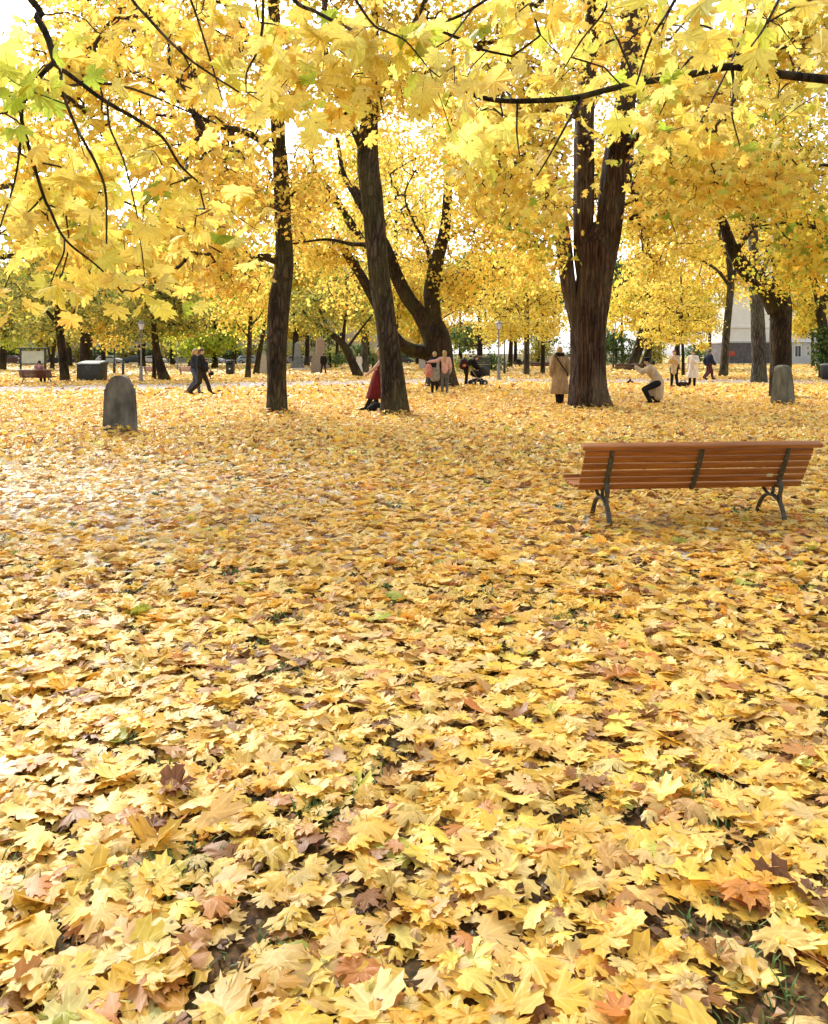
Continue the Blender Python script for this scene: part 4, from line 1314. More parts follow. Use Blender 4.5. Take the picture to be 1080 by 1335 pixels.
monument(417.5, 90, 3.5, .95, surf('orange_granite', (0.30, 0.21, 0.15), (0.38, 0.27, 0.20), 6, .8, .2), 'orange-brown tapered obelisk rising behind the broad pinkish gravestone', 'obelisk')
monument(388, 96, 3.1, .72, surf('bluegrey_stone', (0.20, 0.21, 0.20), (0.30, 0.31, 0.29), 6, .8, .2), 'blue-grey stone monument behind an iron railing, right of the slim curved maple', 'monument')
t = thing('iron_railing', ((396 - CX) / F * 86, 86, 0), 'black iron railing of upright bars round the blue-grey monument', 'railing')
mb = MB()
for i in range(22):
    x = -1.5 + i * 3.0 / 21
    mb.tube([(x, 0, 0), (x, 0, 1.35)], .02, 5)
    mb.sphere((x, 0, 1.38), .03, 6, 4)
mb.build('bar', BLACK_METAL, t)
t.children[-1]['kind'] = 'stuff'
for z in (.2, 1.2):
    MB().box((0, 0, z), (3.1, .05, .04)).build('rail', BLACK_METAL, t)
t = thing('stone_slab', ((391 - CX) / F * 82, 82, 0), 'low pale stone slab lying by the far path right of the slim curved maple', 'stone slab')
MB().box((0, 0, .1), (1.3, .8, .26), bev=.04).build('slab_body', STONE_P, t)

# ------------------------------------------------------------------ lamps
GLASS = surf('milky_lamp_glass', (0.62, 0.62, 0.62), (0.75, 0.75, 0.75), 4, .3, 0)


def lamp(px, Y, h, mat, label, base_h=.9, r=.045):
    t = thing('street_lamp', ((px - CX) / F * Y, Y, 0), label, 'street lamp', 'lamp posts in the park')
    mb = MB()
    mb.tube([(0, 0, -.05), (0, 0, .08), (0, 0, .1), (0, 0, base_h - .05), (0, 0, base_h)], [r * 2.6, r * 2.6, r * 2.0, r * 1.9, r * 1.2], 12)
    mb.build('post_base', mat, t)
    mb = MB()
    mb.tube([(0, 0, base_h - .03), (0, 0, h - .62), (0, 0, h - .60), (0, 0, h - .55)], [r, r * .72, r * 1.5, r * .7], 10)
    mb.tube([(-.22, 0, h - .78), (.22, 0, h - .78)], .016, 6)
    mb.build('post', mat, t)
    mb = MB()
    mb.tube([(0, 0, h - .52), (0, 0, h - .18)], [.10, .19], 8)
    mb.build('lantern_glass', GLASS, t)
    mb = MB()
    mb.tube([(0, 0, h - .185), (0, 0, h - .15), (0, 0, h - .05), (0, 0, h - .03), (0, 0, h + .06)], [.24, .23, .09, .05, .015], 8)
    mb.tube([(0, 0, h - .57), (0, 0, h - .515)], [.05, .115], 8)
    for k in range(4):
        a = math.pi / 4 + k * math.pi / 2
        mb.tube([(.105 * math.cos(a), .105 * math.sin(a), h - .52), (.2 * math.cos(a), .2 * math.sin(a), h - .18)], .012, 4)
    mb.build('lantern_cap', mat, t)
    return t


lamp(184, 46.5, 3.45, GREY_METAL, 'grey lamp post with a white lantern and thick base, by the path at left', .9, .05)
lamp(149, 65, 3.7, BLACK_METAL, 'black lamp post with a dark lantern, farther left of the grey lamp', .9, .055)
lamp(160.5, 61, 3.3, BLACK_METAL, 'black lamp post between the other black lamp and the grey lamp', .9, .05)
lamp(650.5, 50.5, 3.6, GREY_METAL, 'slim grey lamp post right of the person bending over the pram', 1.0, .05)
lamp(658, 68, 3.2, BLACK_METAL, 'dark lamp post just behind the slim grey one near the slatted cart', .9, .055)
lamp(800, 95, 4.6, BLACK_METAL, 'dark thin lamp post against the green tree right of the massive maple', 1.0, .06)
lamp(231.5, 82, 2.9, GREY_METAL, 'far grey lamp post between the leaning trunk and the walking couple', 1.0, .05)

# ------------------------------------------------------------------ bin, utility box, notice board, cart
gb = GP(300.5, 488)
t = thing('litter_bin', gb, 'tall black litter bin with a white dot on its front, beside the far path', 'litter bin')
MB().box((0, 0, .50), (.60, .55, .98), bev=.03).build('bin_body', BLACK_METAL, t)
MB().box((0, 0, 1.08), (.66, .60, .08), bev=.03).build('lid', BLACK_METAL, t)
MB().box((0, -.281, .82), (.40, .01, .16), bev=.004).build('slot', surf('bin_slot', (.004, .004, .004), (.006, .006, .006), 5, .8, 0), t)
mb = MB()
mb.tube([(0, -.274, .45), (0, -.290, .45)], .07, 14)
mb.build('emblem', surf('white_paint', (.75, .75, .74), (.8, .8, .8), 4, .5, 0), t)

gb = GP(115, 497)
t = thing('utility_box', gb, 'dark green metal storage box with a sloping lid beside the leaning dark trunk', 'storage box', None, -.12)
GREENBOX = surf('dark_green_metal', (0.020, 0.024, 0.020), (0.042, 0.046, 0.036), 6, .5, .1)
MB().box((0, .45, .46), (1.42, .9, .96), bev=.03).build('box_body', GREENBOX, t)
mb = MB()
mb.loft([[(-.74, -.04, .945), (.74, -.04, .945), (.74, .95, .945), (-.74, .95, .945)], [(-.74, -.04, 1.0), (.74, -.04, 1.0), (.74, .95, 1.10), (-.74, .95, 1.10)], [(-.66, .1, 1.08), (.66, .1, 1.08), (.66, .88, 1.18), (-.66, .88, 1.18)]])
mb.build('lid', surf('box_lid', (0.026, 0.034, 0.026), (0.045, 0.055, 0.04), 6, .5, .1), t, smooth=False)
mb = MB()
mb.tube([(-.17, -.006, .86), (0, -.010, .66), (.17, -.006, .86)], .013, 5)
mb.tube([(-.17, -.006, .86), (.17, -.006, .86)], .013, 5)
mb.build('handle', GREY_METAL, t)

t = thing('notice_board', ((43 - CX) / F * 62, 62, 0), 'pale notice board with a dark roof on two black posts, behind the dark red bench', 'notice board')
for x in (-.92, .92):
    MB().box((x, 0, .98), (.13, .13, 2.0), bev=.01).build('post', BLACK_METAL, t)
MB().box((0, 0, 1.35), (1.68, .06, .95)).build('panel', surf('pale_green_board', (.38, .42, .36), (.5, .53, .46), 2, .35, 0), t)
MB().box((0, 0, 2.02), (2.15, .45, .12), bev=.02).build('roof', surf('dark_green_roof', (.03, .045, .03), (.05, .07, .05), 3, .6, .1), t)
MB().box((0, -.02, .84), (1.71, .10, .08)).build('board_rail', BLACK_METAL, t)

t = thing('vending_cart', ((629 - CX) / F * 58, 58, 0), 'dark slatted cart with a pale counter edge behind the pram', 'cart', None, .15)
mb = MB()
for i in range(4):
    mb.box((0, 0, .95 + i * .12), (1.0, .5, .09), bev=.01)
mb.build('slatted_box', BLACK_METAL, t)
MB().box((0, 0, 1.42), (1.1, .6, .05), bev=.01).build('top_board', GREY_METAL, t)
MB().box((0, -.02, .86), (1.06, .6, .05), bev=.01).build('counter', GREY_METAL, t)
MB().box((.22, 0, .42), (.45, .42, .78), bev=.02).build('cabinet', BLACK_METAL, t)
for x, y in ((-.46, -.2), (-.46, .2), (.47, -.2), (.47, .2)):
    MB().box((x, y, .42), (.05, .05, .85)).build('leg', BLACK_METAL, t)

gb = V(((1078 - CX) / F * 50, 50, 0))
t = thing('litter_bin', gb, 'dark round litter bin cut off by the right edge below the ivy', 'litter bin')
mb = MB()
mb.tube([(0, 0, 0), (0, 0, .05), (0, 0, .85), (0, 0, .9)], [.26, .30, .36, .34], 18)
mb.build('bin_body', BLACK_METAL, t)
mb = MB()
mb.tube([(0, 0, .9), (0, 0, .96), (0, 0, 1.02)], [.37, .33, .12], 18)
mb.build('lid', GREY_METAL, t)

# ------------------------------------------------------------------ far buildings, wall, cars
PLASTER = surf('white_plaster', (0.74, 0.73, 0.72), (0.82, 0.81, 0.79), 0.6, .85, .1)
PLINTH = surf('dark_base_stone', (0.10, 0.09, 0.09), (0.17, 0.155, 0.15), 1.5, .85, .3)
SLATE = surf('slate_roof', (0.14, 0.14, 0.15), (0.2, 0.2, 0.21), 3, .7, .2)
PANE = surf('dark_window_pane', (0.03, 0.035, 0.04), (0.06, 0.065, 0.075), 1, .15, 0, spec=.6)


def window(par, x, z, w, h, y=-.02, frame=PLASTER, rows=2):
    mb = MB()
    for sx in (-1, 1):
        mb.box((x + sx * w / 2, y, z), (.10, .10, h + .1))
    for sz in (-1, 1):
        mb.box((x, y, z + sz * h / 2), (w - .1, .10, .10))
    mb.box((x, y + .01, z), (.06, .07, h - .1))
    o = mb.build('window', frame, par, smooth=False)
    MB().box((x, y + .02, z), (w - .08, .04, h - .08)).build('pane', PANE, o, smooth=False)


Yb = 150.0
wx = lambda px: (px - CX) / F * Yb
t = thing('white_building', (wx(1003), Yb, 0), 'tall white plastered building on a dark stone base, seen between the grey trunks', 'building')
MB().box((-.0, 6, 1.85), (15.2, 12.1, 3.7)).build('base_wall', PLINTH, t, smooth=False)
MB().box((0, 6, 15.9), (14.9, 12, 24.4)).build('wall', PLASTER, t, smooth=False)
mb = MB()
mb.loft([[(-7.7, -.2, 28.1), (7.7, -.2, 28.1), (7.7, 12.2, 28.1), (-7.7, 12.2, 28.1)], [(-5, 5.4, 33), (5, 5.4, 33), (5, 6.6, 33), (-5, 6.6, 33)]])
mb.build('roof', SLATE, t, smooth=False)
MB().box((0, 5.95, 3.85), (15.4, 12.4, .30)).build('ledge', surf('ledge_stone', (.42, .41, .4), (.5, .49, .48), 2), t, smooth=False)
MB().box((0, 5.9, 6.6), (15.1, 12.3, .35)).build('cornice', PLASTER, t, smooth=False)
for x in (-5, -1.6, 1.8, 5.2):
    window(t, x, 22.5, 1.6, 4.2)
t2 = thing('annex', (wx(1048), Yb - 3, 0), 'low pale annex with a lead roof, a window and a door beside the white building', 'building')
MB().box((0, 4, 1.9), (9.5, 8, 3.8)).build('wall', surf('pale_grey_plaster', (.48, .47, .46), (.58, .57, .55), .8, .85, .1), t2, smooth=False)
mb = MB()
mb.loft([[(-5, -.3, 3.8), (5, -.3, 3.8), (5, 8.2, 3.8), (-5, 8.2, 3.8)], [(-4.8, 4, 6.4), (4.8, 4, 6.4), (4.8, 8.1, 6.4), (-4.8, 8.1, 6.4)]])
mb.build('roof', surf('pale_lead_roof', (.5, .5, .52), (.6, .6, .62), 1, .5, 0), t2, smooth=False)
window(t2, .6, 2.2, 1.1, 2.0)
window(t2, -2.4, 2.2, 1.1, 2.0)
MB().box((3.2, -.05, 1.3), (1.2, .1, 2.5), bev=.01).build('door', surf('grey_door', (.22, .22, .23), (.3, .3, .3), 2, .5, 0), t2)
MB().box((3.6, -.12, 1.25), (.05, .06, .18)).build('handle', BLACK_METAL, t2.children[-1])
t = thing('red_sign', (wx(952), Yb - .9, 0), 'small red sign board before the dark base of the white building', 'sign')
MB().box((0, 0, 1.75), (1.15, .06, .85), bev=.02).build('board', surf('red_board', (.42, .06, .03), (.5, .09, .05), 2, .5, 0), t)
for x in (-.4, .4):
    MB().box((x, .05, .9), (.07, .05, 1.8)).build('post', GREY_METAL, t)

t = thing('white_wall', (wx(735), 160, 0), 'long low white wall with a railing pattern running behind the far benches', 'wall')
mb = MB()
mb.box((0, .15, .8), (42, .3, 1.6))
mb.build('wall_panel', PLASTER, t, smooth=False)
MB().box((0, .15, 1.66), (42.3, .46, .12)).build('coping', surf('coping_stone', (.5, .49, .48), (.58, .57, .56), 1), t, smooth=False)
mb = MB()
for i in range(60):
    mb.box((-20.6 + i * .7, -.06, .75), (.10, .10, 1.3))
o = mb.build('pilaster', surf('grey_pilaster', (.4, .4, .41), (.48, .48, .49), 1), t, smooth=False)
o['kind'] = 'stuff'


def block(px0, px1, Y, h, mat, label, floors, bays, roofm=SLATE):
    w = (px1 - px0) / F * Y
    t = thing('apartment_building', (((px0 + px1) / 2 - CX) / F * Y, Y, 0), label, 'building', 'apartment blocks beyond the street')
    MB().box((0, 6, h / 2), (w, 12, h)).build('wall', mat, t, smooth=False)
    MB().box((0, 5.9, .7), (w + .2, 12.2, 1.4)).build('plinth', PLINTH, t, smooth=False)
    mb = MB()
    mb.loft([[(-w / 2 - .4, -.5, h), (w / 2 + .4, -.5, h), (w / 2 + .4, 12.4, h), (-w / 2 - .4, 12.4, h)], [(-w / 2 + 1, 4, h + 3.2), (w / 2 - 1, 4, h + 3.2), (w / 2 - 1, 8, h + 3.2), (-w / 2 + 1, 8, h + 3.2)]])
    mb.build('roof', roofm, t, smooth=False)
    for f in range(floors):
        for b in range(bays):
            window(t, -w / 2 + (b + .5) * w / bays, 2.9 + f * (h - 2.2) / floors, 1.25, 1.75)
    return t


block(-140, 135, 172, 17, surf('beige_plaster', (.40, .35, .29), (.47, .42, .35), .5, .85, .1), 'beige apartment block behind the trees above the notice board', 4, 10)
block(140, 345, 176, 19, surf('grey_plaster', (.34, .33, .34), (.41, .40, .41), .5, .85, .1), 'grey apartment block behind the trees above the parked cars', 5, 8)
block(352, 560, 182, 15, surf('ochre_plaster', (.44, .36, .24), (.52, .43, .30), .5, .85, .1), 'ochre apartment block behind the obelisk and the leaning tree', 4, 8)

# ---- cars
TYRE = surf('tyre_rubber', (.012, .012, .012), (.02, .02, .02), 20, .8, .1)
RIM = surf('alloy_rim', (.35, .35, .36), (.45, .45, .46), 5, .3, 0, metal=.8)
LAMPG = surf('headlight_glass', (.7, .7, .7), (.8, .8, .8), 3, .15, 0)
LAMPR = surf('tail_light_red', (.35, .02, .02), (.4, .03, .03), 3, .2, 0)


def paint(name, c):
    m, nt, b = new_mat(name)
    b.inputs['Base Color'].default_value = (*c, 1)
    n = noise_n(nt, 3, 3, objco(nt))
    nt.links.new(mixc(nt, ramp(nt, n, .3, .7), c, tuple(q * .9 for q in c)), b.inputs['Base Color'])
    b.inputs['Roughness'].default_value = .3
    b.inputs['Coat Weight'].default_value = .5
    return m


def car(px, Y, rz, mat, label, kind='estate'):
    t = thing('parked_car', ((px - CX) / F * Y, Y, 0), label, 'car', 'cars parked along the street', rz)
    roof = [(-1.95, .95), (-1.7, 1.38), (.35, 1.45), (.75, 1.40), (1.35, 1.0)] if kind == 'estate' else [(-1.5, 1.0), (-1.0, 1.36), (.2, 1.43), (.6, 1.38), (1.25, .98)]
    low = [(-2.2, .35), (-2.22, .62), (-2.12, .92), (-1.9, .98), (1.3, .98), (1.95, .86), (2.18, .68), (2.22, .4), (2.15, .28), (-2.12, .28)]
    mb = MB()
    n = len(low)
    rings = []
    for y, s, dz in ((-.88, .96, .0), (-.84, .99, .0), (-.6, 1, .02), (.6, 1, .02), (.84, .99, 0), (.88, .96, 0)):
        rings.append([(x * s, y, z + (dz if z > .8 else 0)) for x, z in low])
    mb.loft(rings)
    rings = []
    for y, s, top in ((-.83, 0, 0), (-.62, 1, 1), (.62, 1, 1), (.83, 0, 0)):
        rings.append([(x * (1 if s else 1.0), y, z if top else min(z, .97)) for x, z in [(roof[0][0], .93)] + roof + [(roof[-1][0], .93)]])
    mb.loft(rings)
    mb.build('body', mat, t)
    mb = MB()
    for sy in (-1, 1):
        a, b = roof[1], roof[3]
        prof = [(roof[0][0] + .3, 1.02), (a[0] + .18, a[1] - .10), (b[0] - .1, b[1] - .10), (roof[-1][0] - .25, 1.02)]
        ln = lambda z: .835 - .21 * (z - .97) / .45 + .012
        mb.loft([[(x, sy * ln(z), z) for x, z in prof], [(x, sy * (ln(z) - .03), z) for x, z in prof]])
    mb.build('side_window', PANE, t, smooth=False)
    MB().box((roof[-1][0] - .27, 0, 1.20), (.03, 1.25, .50), RY(-.95)).build('windscreen', PANE, t)
    for x in (-1.38, 1.36):
        for sy in (-1, 1):
            w = MB().tube([(x, sy * .70, .32), (x, sy * .72, .32), (x, sy * .88, .32), (x, sy * .90, .32)], [.28, .32, .32, .28], 18).build('wheel', TYRE, t)
            MB().tube([(x, sy * .80, .32), (x, sy * .912, .32)], [.2, .18], 14).build('rim', RIM, w)
    for sy in (-1, 1):
        MB().box((2.14, sy * .62, .68), (.12, .36, .15), bev=.02).build('headlight', LAMPG, t)
        MB().box((-2.16, sy * .70, .78), (.10, .22, .24), bev=.02).build('tail_light', LAMPR, t)
    return t


car(143, 146, 0, paint('silver_paint', (.55, .57, .6)), 'silver parked estate car right of the dark green box')
car(174, 149, math.pi, paint('dark_grey_paint', (.04, .045, .05)), 'dark grey parked car behind the grey lamp post', 'sedan')
car(200, 146.5, 0, paint('white_paint_car', (.7, .7, .7)), 'white parked car behind the leaning trunk right of the grey lamp', 'sedan')
car(239, 146, math.pi, paint('greygreen_paint', (.22, .26, .24)), 'grey-green parked car left of the walking couple')
car(276, 147, 0, paint('white_blue_paint', (.62, .66, .72)), 'bluish white parked car right of the walking couple')
car(326, 146, 0, paint('pale_blue_paint', (.38, .46, .54)), 'pale blue parked car behind the slender young tree')
car(384, 147, math.pi, paint('silver_grey_paint', (.42, .43, .45)), 'silver-grey parked car behind the iron railing')
car(15, 140, .1, paint('dark_red_paint', (.10, .03, .03)), 'dark red parked car at the far left behind the notice board')
car(-18, 141, 0, paint('navy_paint', (.03, .04, .08)), 'navy parked car cut off by the left edge', 'sedan')
car(80, 147, math.pi, paint('black_paint', (.02, .02, .022)), 'black parked car behind the small twin-stemmed tree')
car(523, 146, 0, paint('dark_blue_paint', (.05, .07, .11)), 'dark blue parked car seen under the low limb of the forked maple', 'sedan')

# ------------------------------------------------------------------ shrubs behind the pram
for px, Y, w, h, pal, lab in ((606, 66, 34, 22, PAL_OLIVE, 'rounded olive shrub behind the person bending over the pram'), (640, 80, 40, 20, PAL_GREEN, 'dark green shrub behind the slim grey lamp post'),
                              (430, 96, 50, 20, PAL_GREEN, 'green hedge-like shrub right of the obelisk'), (486, 92, 22, 16, PAL_GREEN, 'green shrub between the pair and the straight leaning maple'),
                              (803, 118, 58, 40, PAL_GREEN, 'large dark green shrub behind the thin dark lamp right of the massive maple'), (852, 122, 44, 34, PAL_OLIVE, 'olive shrub behind the crouching person'),
                              (702, 124, 46, 34, PAL_OLIVE, 'olive shrub behind the reddish bench by the white wall'), (758, 126, 40, 34, PAL_GREEN, 'dark green shrub behind the foot of the massive trunk'), (905, 126, 36, 26, PAL_GREEN, 'dark green shrub behind the person in the cream white coat')):
    t = Tree('shrub', V(((px - CX) / F * Y, Y, 0)), lab, 'shrub', 'shrubs along the far lawn', BARK_D, px)
    t.px_stem('stem', Y, [(px, HY + 1620 / Y + 2, 4), (px + 1, HY + 1620 / Y - h * .5, 3), (px, HY + 1620 / Y - h, 2)], sides=6)
    t.px_clump(px, HY + 1620 / Y - h * .55, Y, w / 2, h * .55, 1.1, .26, pal, per=14, spread=.3)
    t.finish('vlo', LEAF_M, .3, twig_r=.008, twig_sides=4)

# ------------------------------------------------------------------ clipped hedges beyond the parked cars
for px, w, lab in ((-10, 150, 'clipped dark hedge behind the parked cars at the far left'), (165, 150, 'clipped dark hedge behind the silver parked car'), (330, 140, 'clipped dark hedge behind the pale blue parked car'), (500, 150, 'clipped dark hedge behind the dark blue parked car')):
    Yh = 158
    t = Tree('hedge', V(((px - CX) / F * Yh, Yh, 0)), lab, 'hedge', 'hedges along the street', BARK_D, px)
    for k in range(5):
        x = px - w / 2 + w * (k + .5) / 5
        t.px_stem('stem', Yh, [(x, 474, .7), (x + .5, 466, .5), (x, 460, .3)], sides=5, per=3, att=0)
        t.px_clump(x, 461, Yh, w / 8.5, 12, 1.5, .4, PAL_GREEN if k % 2 else PAL_OLIVE, rd=1.2, per=14, spread=.35)
    t.finish('vlo', LEAF_M, .3, twig_r=.01, twig_sides=4)

# ================================================================== people
SKIN = surf('skin', (0.52, 0.31, 0.22), (0.60, 0.37, 0.27), 12, .55, .05)


def cloth(name, c, c2=None, sc=14):
    return surf(name, tuple(q * .8 for q in c), c2 or tuple(q * 1.35 + .004 for q in c), sc, .85, .6, stretch=(1, 1, .35), spec=.15, dist=.02)


HAIR = {k: surf(k + '_hair', a, b, 40, .5, .5, stretch=(1, 1, .2)) for k, a, b in
        (('blonde', (.26, .155, .05), (.50, .34, .13)), ('brown', (.06, .032, .018), (.12, .065, .035)), ('black', (.010, .008, .007), (.025, .02, .018)), ('auburn', (.16, .06, .025), (.25, .10, .04)))}
EYE = surf('eye', (.02, .015, .012), (.03, .02, .015), 5, .2, 0)
LIP = surf('lip', (.32, .10, .08), (.36, .12, .10), 5, .5, 0)
SHOE = cloth('black_leather', (.010, .009, .009), (.02, .018, .017))

BASE = dict(pelvis=(0, 0, .93), waist=(0, .0, 1.07), chest=(0, .0, 1.27), neck=(0, -.01, 1.44), head=(0, .025, 1.585),
            shL=(-.165, -.005, 1.385), elL=(-.215, -.04, 1.11), wrL=(-.215, .04, .87), haL=(-.205, .07, .79),
            shR=(.165, -.005, 1.385), elR=(.215, -.04, 1.11), wrR=(.215, .04, .87), haR=(.205, .07, .79),
            hipL=(-.085, 0, .91), knL=(-.095, .025, .50), anL=(-.095, -.02, .085), toL=(-.105, .135, .035),
            hipR=(.085, 0, .91), knR=(.095, .025, .50), anR=(.095, -.02, .085), toR=(.105, .135, .035))


def remesh(name, mb, voxel, mat, parent, smooth=4, label=None):
    me = mb.mesh(name, mat, True)
    o = bpy.data.objects.new(name, me)
    C.objects.link(o)
    md = o.modifiers.new('r', 'REMESH')
    md.mode = 'VOXEL'
    md.voxel_size = voxel
    md.use_smooth_shade = True
    s = o.modifiers.new('s', 'SMOOTH')
    s.factor = .5
    s.iterations = smooth
    dg = bpy.context.evaluated_depsgraph_get()
    dg.update()
    m2 = bpy.data.meshes.new_from_object(o.evaluated_get(dg))
    o.modifiers.clear()
    o.data = m2
    if not m2.materials:
        m2.materials.append(mat)
    o.parent = parent
    if label:
        o['label'] = label
    return o


def chain(mb, pts):
    """pts: [(p, r)] capsule chain"""
    for i, (p, r) in enumerate(pts):
        mb.sphere(p, r, 14, 10)
        if i:
            q, s = pts[i - 1]
            if (V(p) - V(q)).length > 1e-4:
                mb.tube([q, p], [s, r], 14)


def lerp(a, b, t):
    return V(a) * (1 - t) + V(b) * t


def person(loc, heading, h, label, pose=None, hair='brown', hair_len=0.0, top=None, top_r=.022, sleeves=True, sleeve_to=1.0, coat=None, legs=None, leg_r=.016, leg_to=1.0,
           shoes=SHOE, boot=0.0, voxel=.016, extra=None, bun=False, hat=None, group=None, lean=None):
    """coat: dict(mat, hem=[(point, radius)...]) - a skirted garment hanging from the waist"""
    J = {k: V(v) for k, v in BASE.items()}
    for k, v in (pose or {}).items():
        J[k] = V(v)
    s = h / 1.70
    t = thing('person', loc, label, 'person', group, heading)
    t.scale = (s, s, s)
    up = (J['head'] - J['neck']).normalized()
    fw = (V((0, 1, 0)) - up * up.y).normalized() if 'face' not in J else J['face'].normalized()
    rt = fw.cross(up)
    hd = J['head']
    # --- body
    mb = MB()
    chain(mb, [(J['pelvis'], .125), (J['waist'], .108), (J['chest'], .118)])
    chain(mb, [(J['shL'], .058), (lerp(J['chest'], J['neck'], .62), .085), (J['shR'], .058)])
    chain(mb, [(J['chest'], .118), (lerp(J['chest'], J['neck'], .7), .075), (J['neck'], .052), (lerp(J['neck'], hd, .55), .048)])
    mb.sphere(hd + up * .025, (.076, .092, .105), 18, 14)
    chain(mb, [(hd - up * .02 + fw * .012, .066), (hd - up * .065 + fw * .035, .045)])          # jaw and chin
    chain(mb, [(hd + fw * .092 + up * .015, .010), (hd + fw * .108 - up * .012, .014)])            # nose
    for sg in (-1, 1):
        mb.sphere(hd + rt * sg * .078 + up * .0 - fw * .01, (.014, .022, .03), 8, 6)
    for S in 'LR':
        chain(mb, [(J['sh' + S], .055), (lerp(J['sh' + S], J['el' + S], .5), .047), (J['el' + S], .039), (lerp(J['el' + S], J['wr' + S], .4), .038), (J['wr' + S], .027)])
        wr, ha = J['wr' + S], J['ha' + S]
        chain(mb, [(wr, .027), (lerp(wr, ha, .7), .034), (ha, .032)])
        chain(mb, [(J['hip' + S], .093), (lerp(J['hip' + S], J['kn' + S], .5), .074), (J['kn' + S], .054), (lerp(J['kn' + S], J['an' + S], .35), .053), (J['an' + S], .036)])
        chain(mb, [(J['an' + S], .038), (J['to' + S], .034)])
    body = remesh('body', mb, voxel, SKIN, t, 3)
    # fingers rooted in the palm, joined to the same mesh
    fm = MB()
    for S in 'LR':
        wr, ha = J['wr' + S], J['ha' + S]
        d_ = (ha - wr).normalized()
        side = d_.orthogonal().normalized() if abs(d_.z) < .5 else (V((0, 1, 0)) - d_ * d_.y).normalized()
        cu = d_.cross(side)
        for k, L in enumerate((.062, .075, .070, .055)):
            b = ha + side * (-.024 + .016 * k)
            fm.tube([b - d_ * .01, b + d_ * L * .5 + cu * .006, b + d_ * L * .8 + cu * .022, b + d_ * L + cu * .038], [.0095, .009, .008, .0055], 6)
        b = lerp(wr, ha, .35) - side * .026
        fm.tube([b, b - side * .022 + d_ * .022, b - side * .024 + d_ * .05 + cu * .012], [.012, .010, .007], 6)
    bm = bmesh.new()
    bm.from_mesh(body.data)
    bm.from_mesh(fm.mesh('f', None))
    bm.to_mesh(body.data)
    bm.free()
    body.data.polygons.foreach_set('use_smooth', [True] * len(body.data.polygons))
    # --- face
    for sg in (-1, 1):
        MB().sphere(hd + rt * sg * .031 + fw * .083 + up * .022, .011, 8, 6).build('eye', EYE, t)
    MB().sphere(hd + fw * .083 - up * .045, (.022, .008, .007), 8, 6).build('mouth', LIP, t)
    # --- hair
    hm = MB()
    hm.sphere(hd + up * .05 - fw * .018, (.088, .098, .095), 18, 12)
    for sg in (-1, 1):
        hm.sphere(hd + rt * sg * .05 + up * .02 - fw * .035, (.04, .06, .075), 10, 8)
    if hair_len:
        chain(hm, [(hd - fw * .05 + up * .02, .08), (hd - fw * .075 - up * hair_len * .5, .075), (hd - fw * .08 - up * hair_len, .04)])
    if bun:
        hm.sphere(hd + up * .15 - fw * .04, .045, 10, 8)
    remesh('hair', hm, .013, HAIR[hair], t, 2)
    if hat:
        m2 = MB()
        m2.sphere(hd + up * .075 - fw * .01, (.105, .112, .062), 16, 10)
        m2.sphere(hd + up * .10 - fw * .03, (.12, .12, .045), 16, 10)
        m2.build('hat', hat, t)
    # --- legs
    if legs:
        m2 = MB()
        chain(m2, [(J['pelvis'] + V((0, 0, .02)), .125 + leg_r), (J['pelvis'], .128 + leg_r)])
        for S in 'LR':
            kn, an = J['kn' + S], lerp(J['kn' + S], J['an' + S], leg_to)
            chain(m2, [(J['hip' + S], .093 + leg_r), (lerp(J['hip' + S], kn, .5), .076 + leg_r), (kn, .058 + leg_r), (lerp(kn, an, .5), .052 + leg_r), (an, .040 + leg_r)])
        remesh('trousers', m2, voxel, legs, t, 3)
    for S in 'LR':
        m2 = MB()
        an, to = J['an' + S], J['to' + S]
        chain(m2, [(an + V((0, 0, -.02)), .050), (lerp(an, to, .5) + V((0, 0, .0)), .048), (to, .044)])
        if boot:
            chain(m2, [(an, .054), (lerp(an, J['kn' + S], boot), .066)])
        remesh('shoe', m2, .014, shoes, t, 2)
    # --- top and skirted coat
    if top:
        m2 = MB()
        r = top_r
        chain(m2, [(J['pelvis'] + V((0, 0, .0)), .135 + r), (J['waist'], .118 + r), (J['chest'], .128 + r)])
        chain(m2, [(J['shL'], .058 + r), (lerp(J['chest'], J['neck'], .6), .09 + r), (J['shR'], .058 + r)])
        chain(m2, [(lerp(J['chest'], J['neck'], .75), .075 + r), (J['neck'] - up * .01, .055 + r)])
        if sleeves:
            for S in 'LR':
                e, w_ = J['el' + S], lerp(J['el' + S], J['wr' + S], sleeve_to)
                chain(m2, [(J['sh' + S], .060 + r), (lerp(J['sh' + S], e, .5), .052 + r), (e, .046 + r), (w_, .036 + r)])
        if coat:
            for hem in coat:
                chain(m2, hem)
        remesh(extra.get('top_name', 'coat') if extra else 'coat', m2, voxel, top, t, 4)
    return t, J, s


def loft_skirt(t, mat, rings, name='coat_skirt', folds=9, amp=.06, seed=0):
    """rings: (centre, rx, ry); hanging cloth with soft folds"""
    R = []
    n = len(rings)
    rr = []
    for i in range(n):
        rr.append(rings[i])
    for i, (c, rx, ry) in enumerate(rr):
        f = i / (n - 1)
        ring = []
        for k in range(48):
            a = 2 * math.pi * k / 48
            w = 1 + amp * f * math.sin(folds * a + seed + 1.3 * f) + amp * .5 * f * math.sin(4 * a + seed * 2)
            ring.append((c[0] + rx * w * math.cos(a), c[1] + ry * w * math.sin(a), c[2]))
        R.append(ring)
    return MB().loft(R).build(name, mat, t)


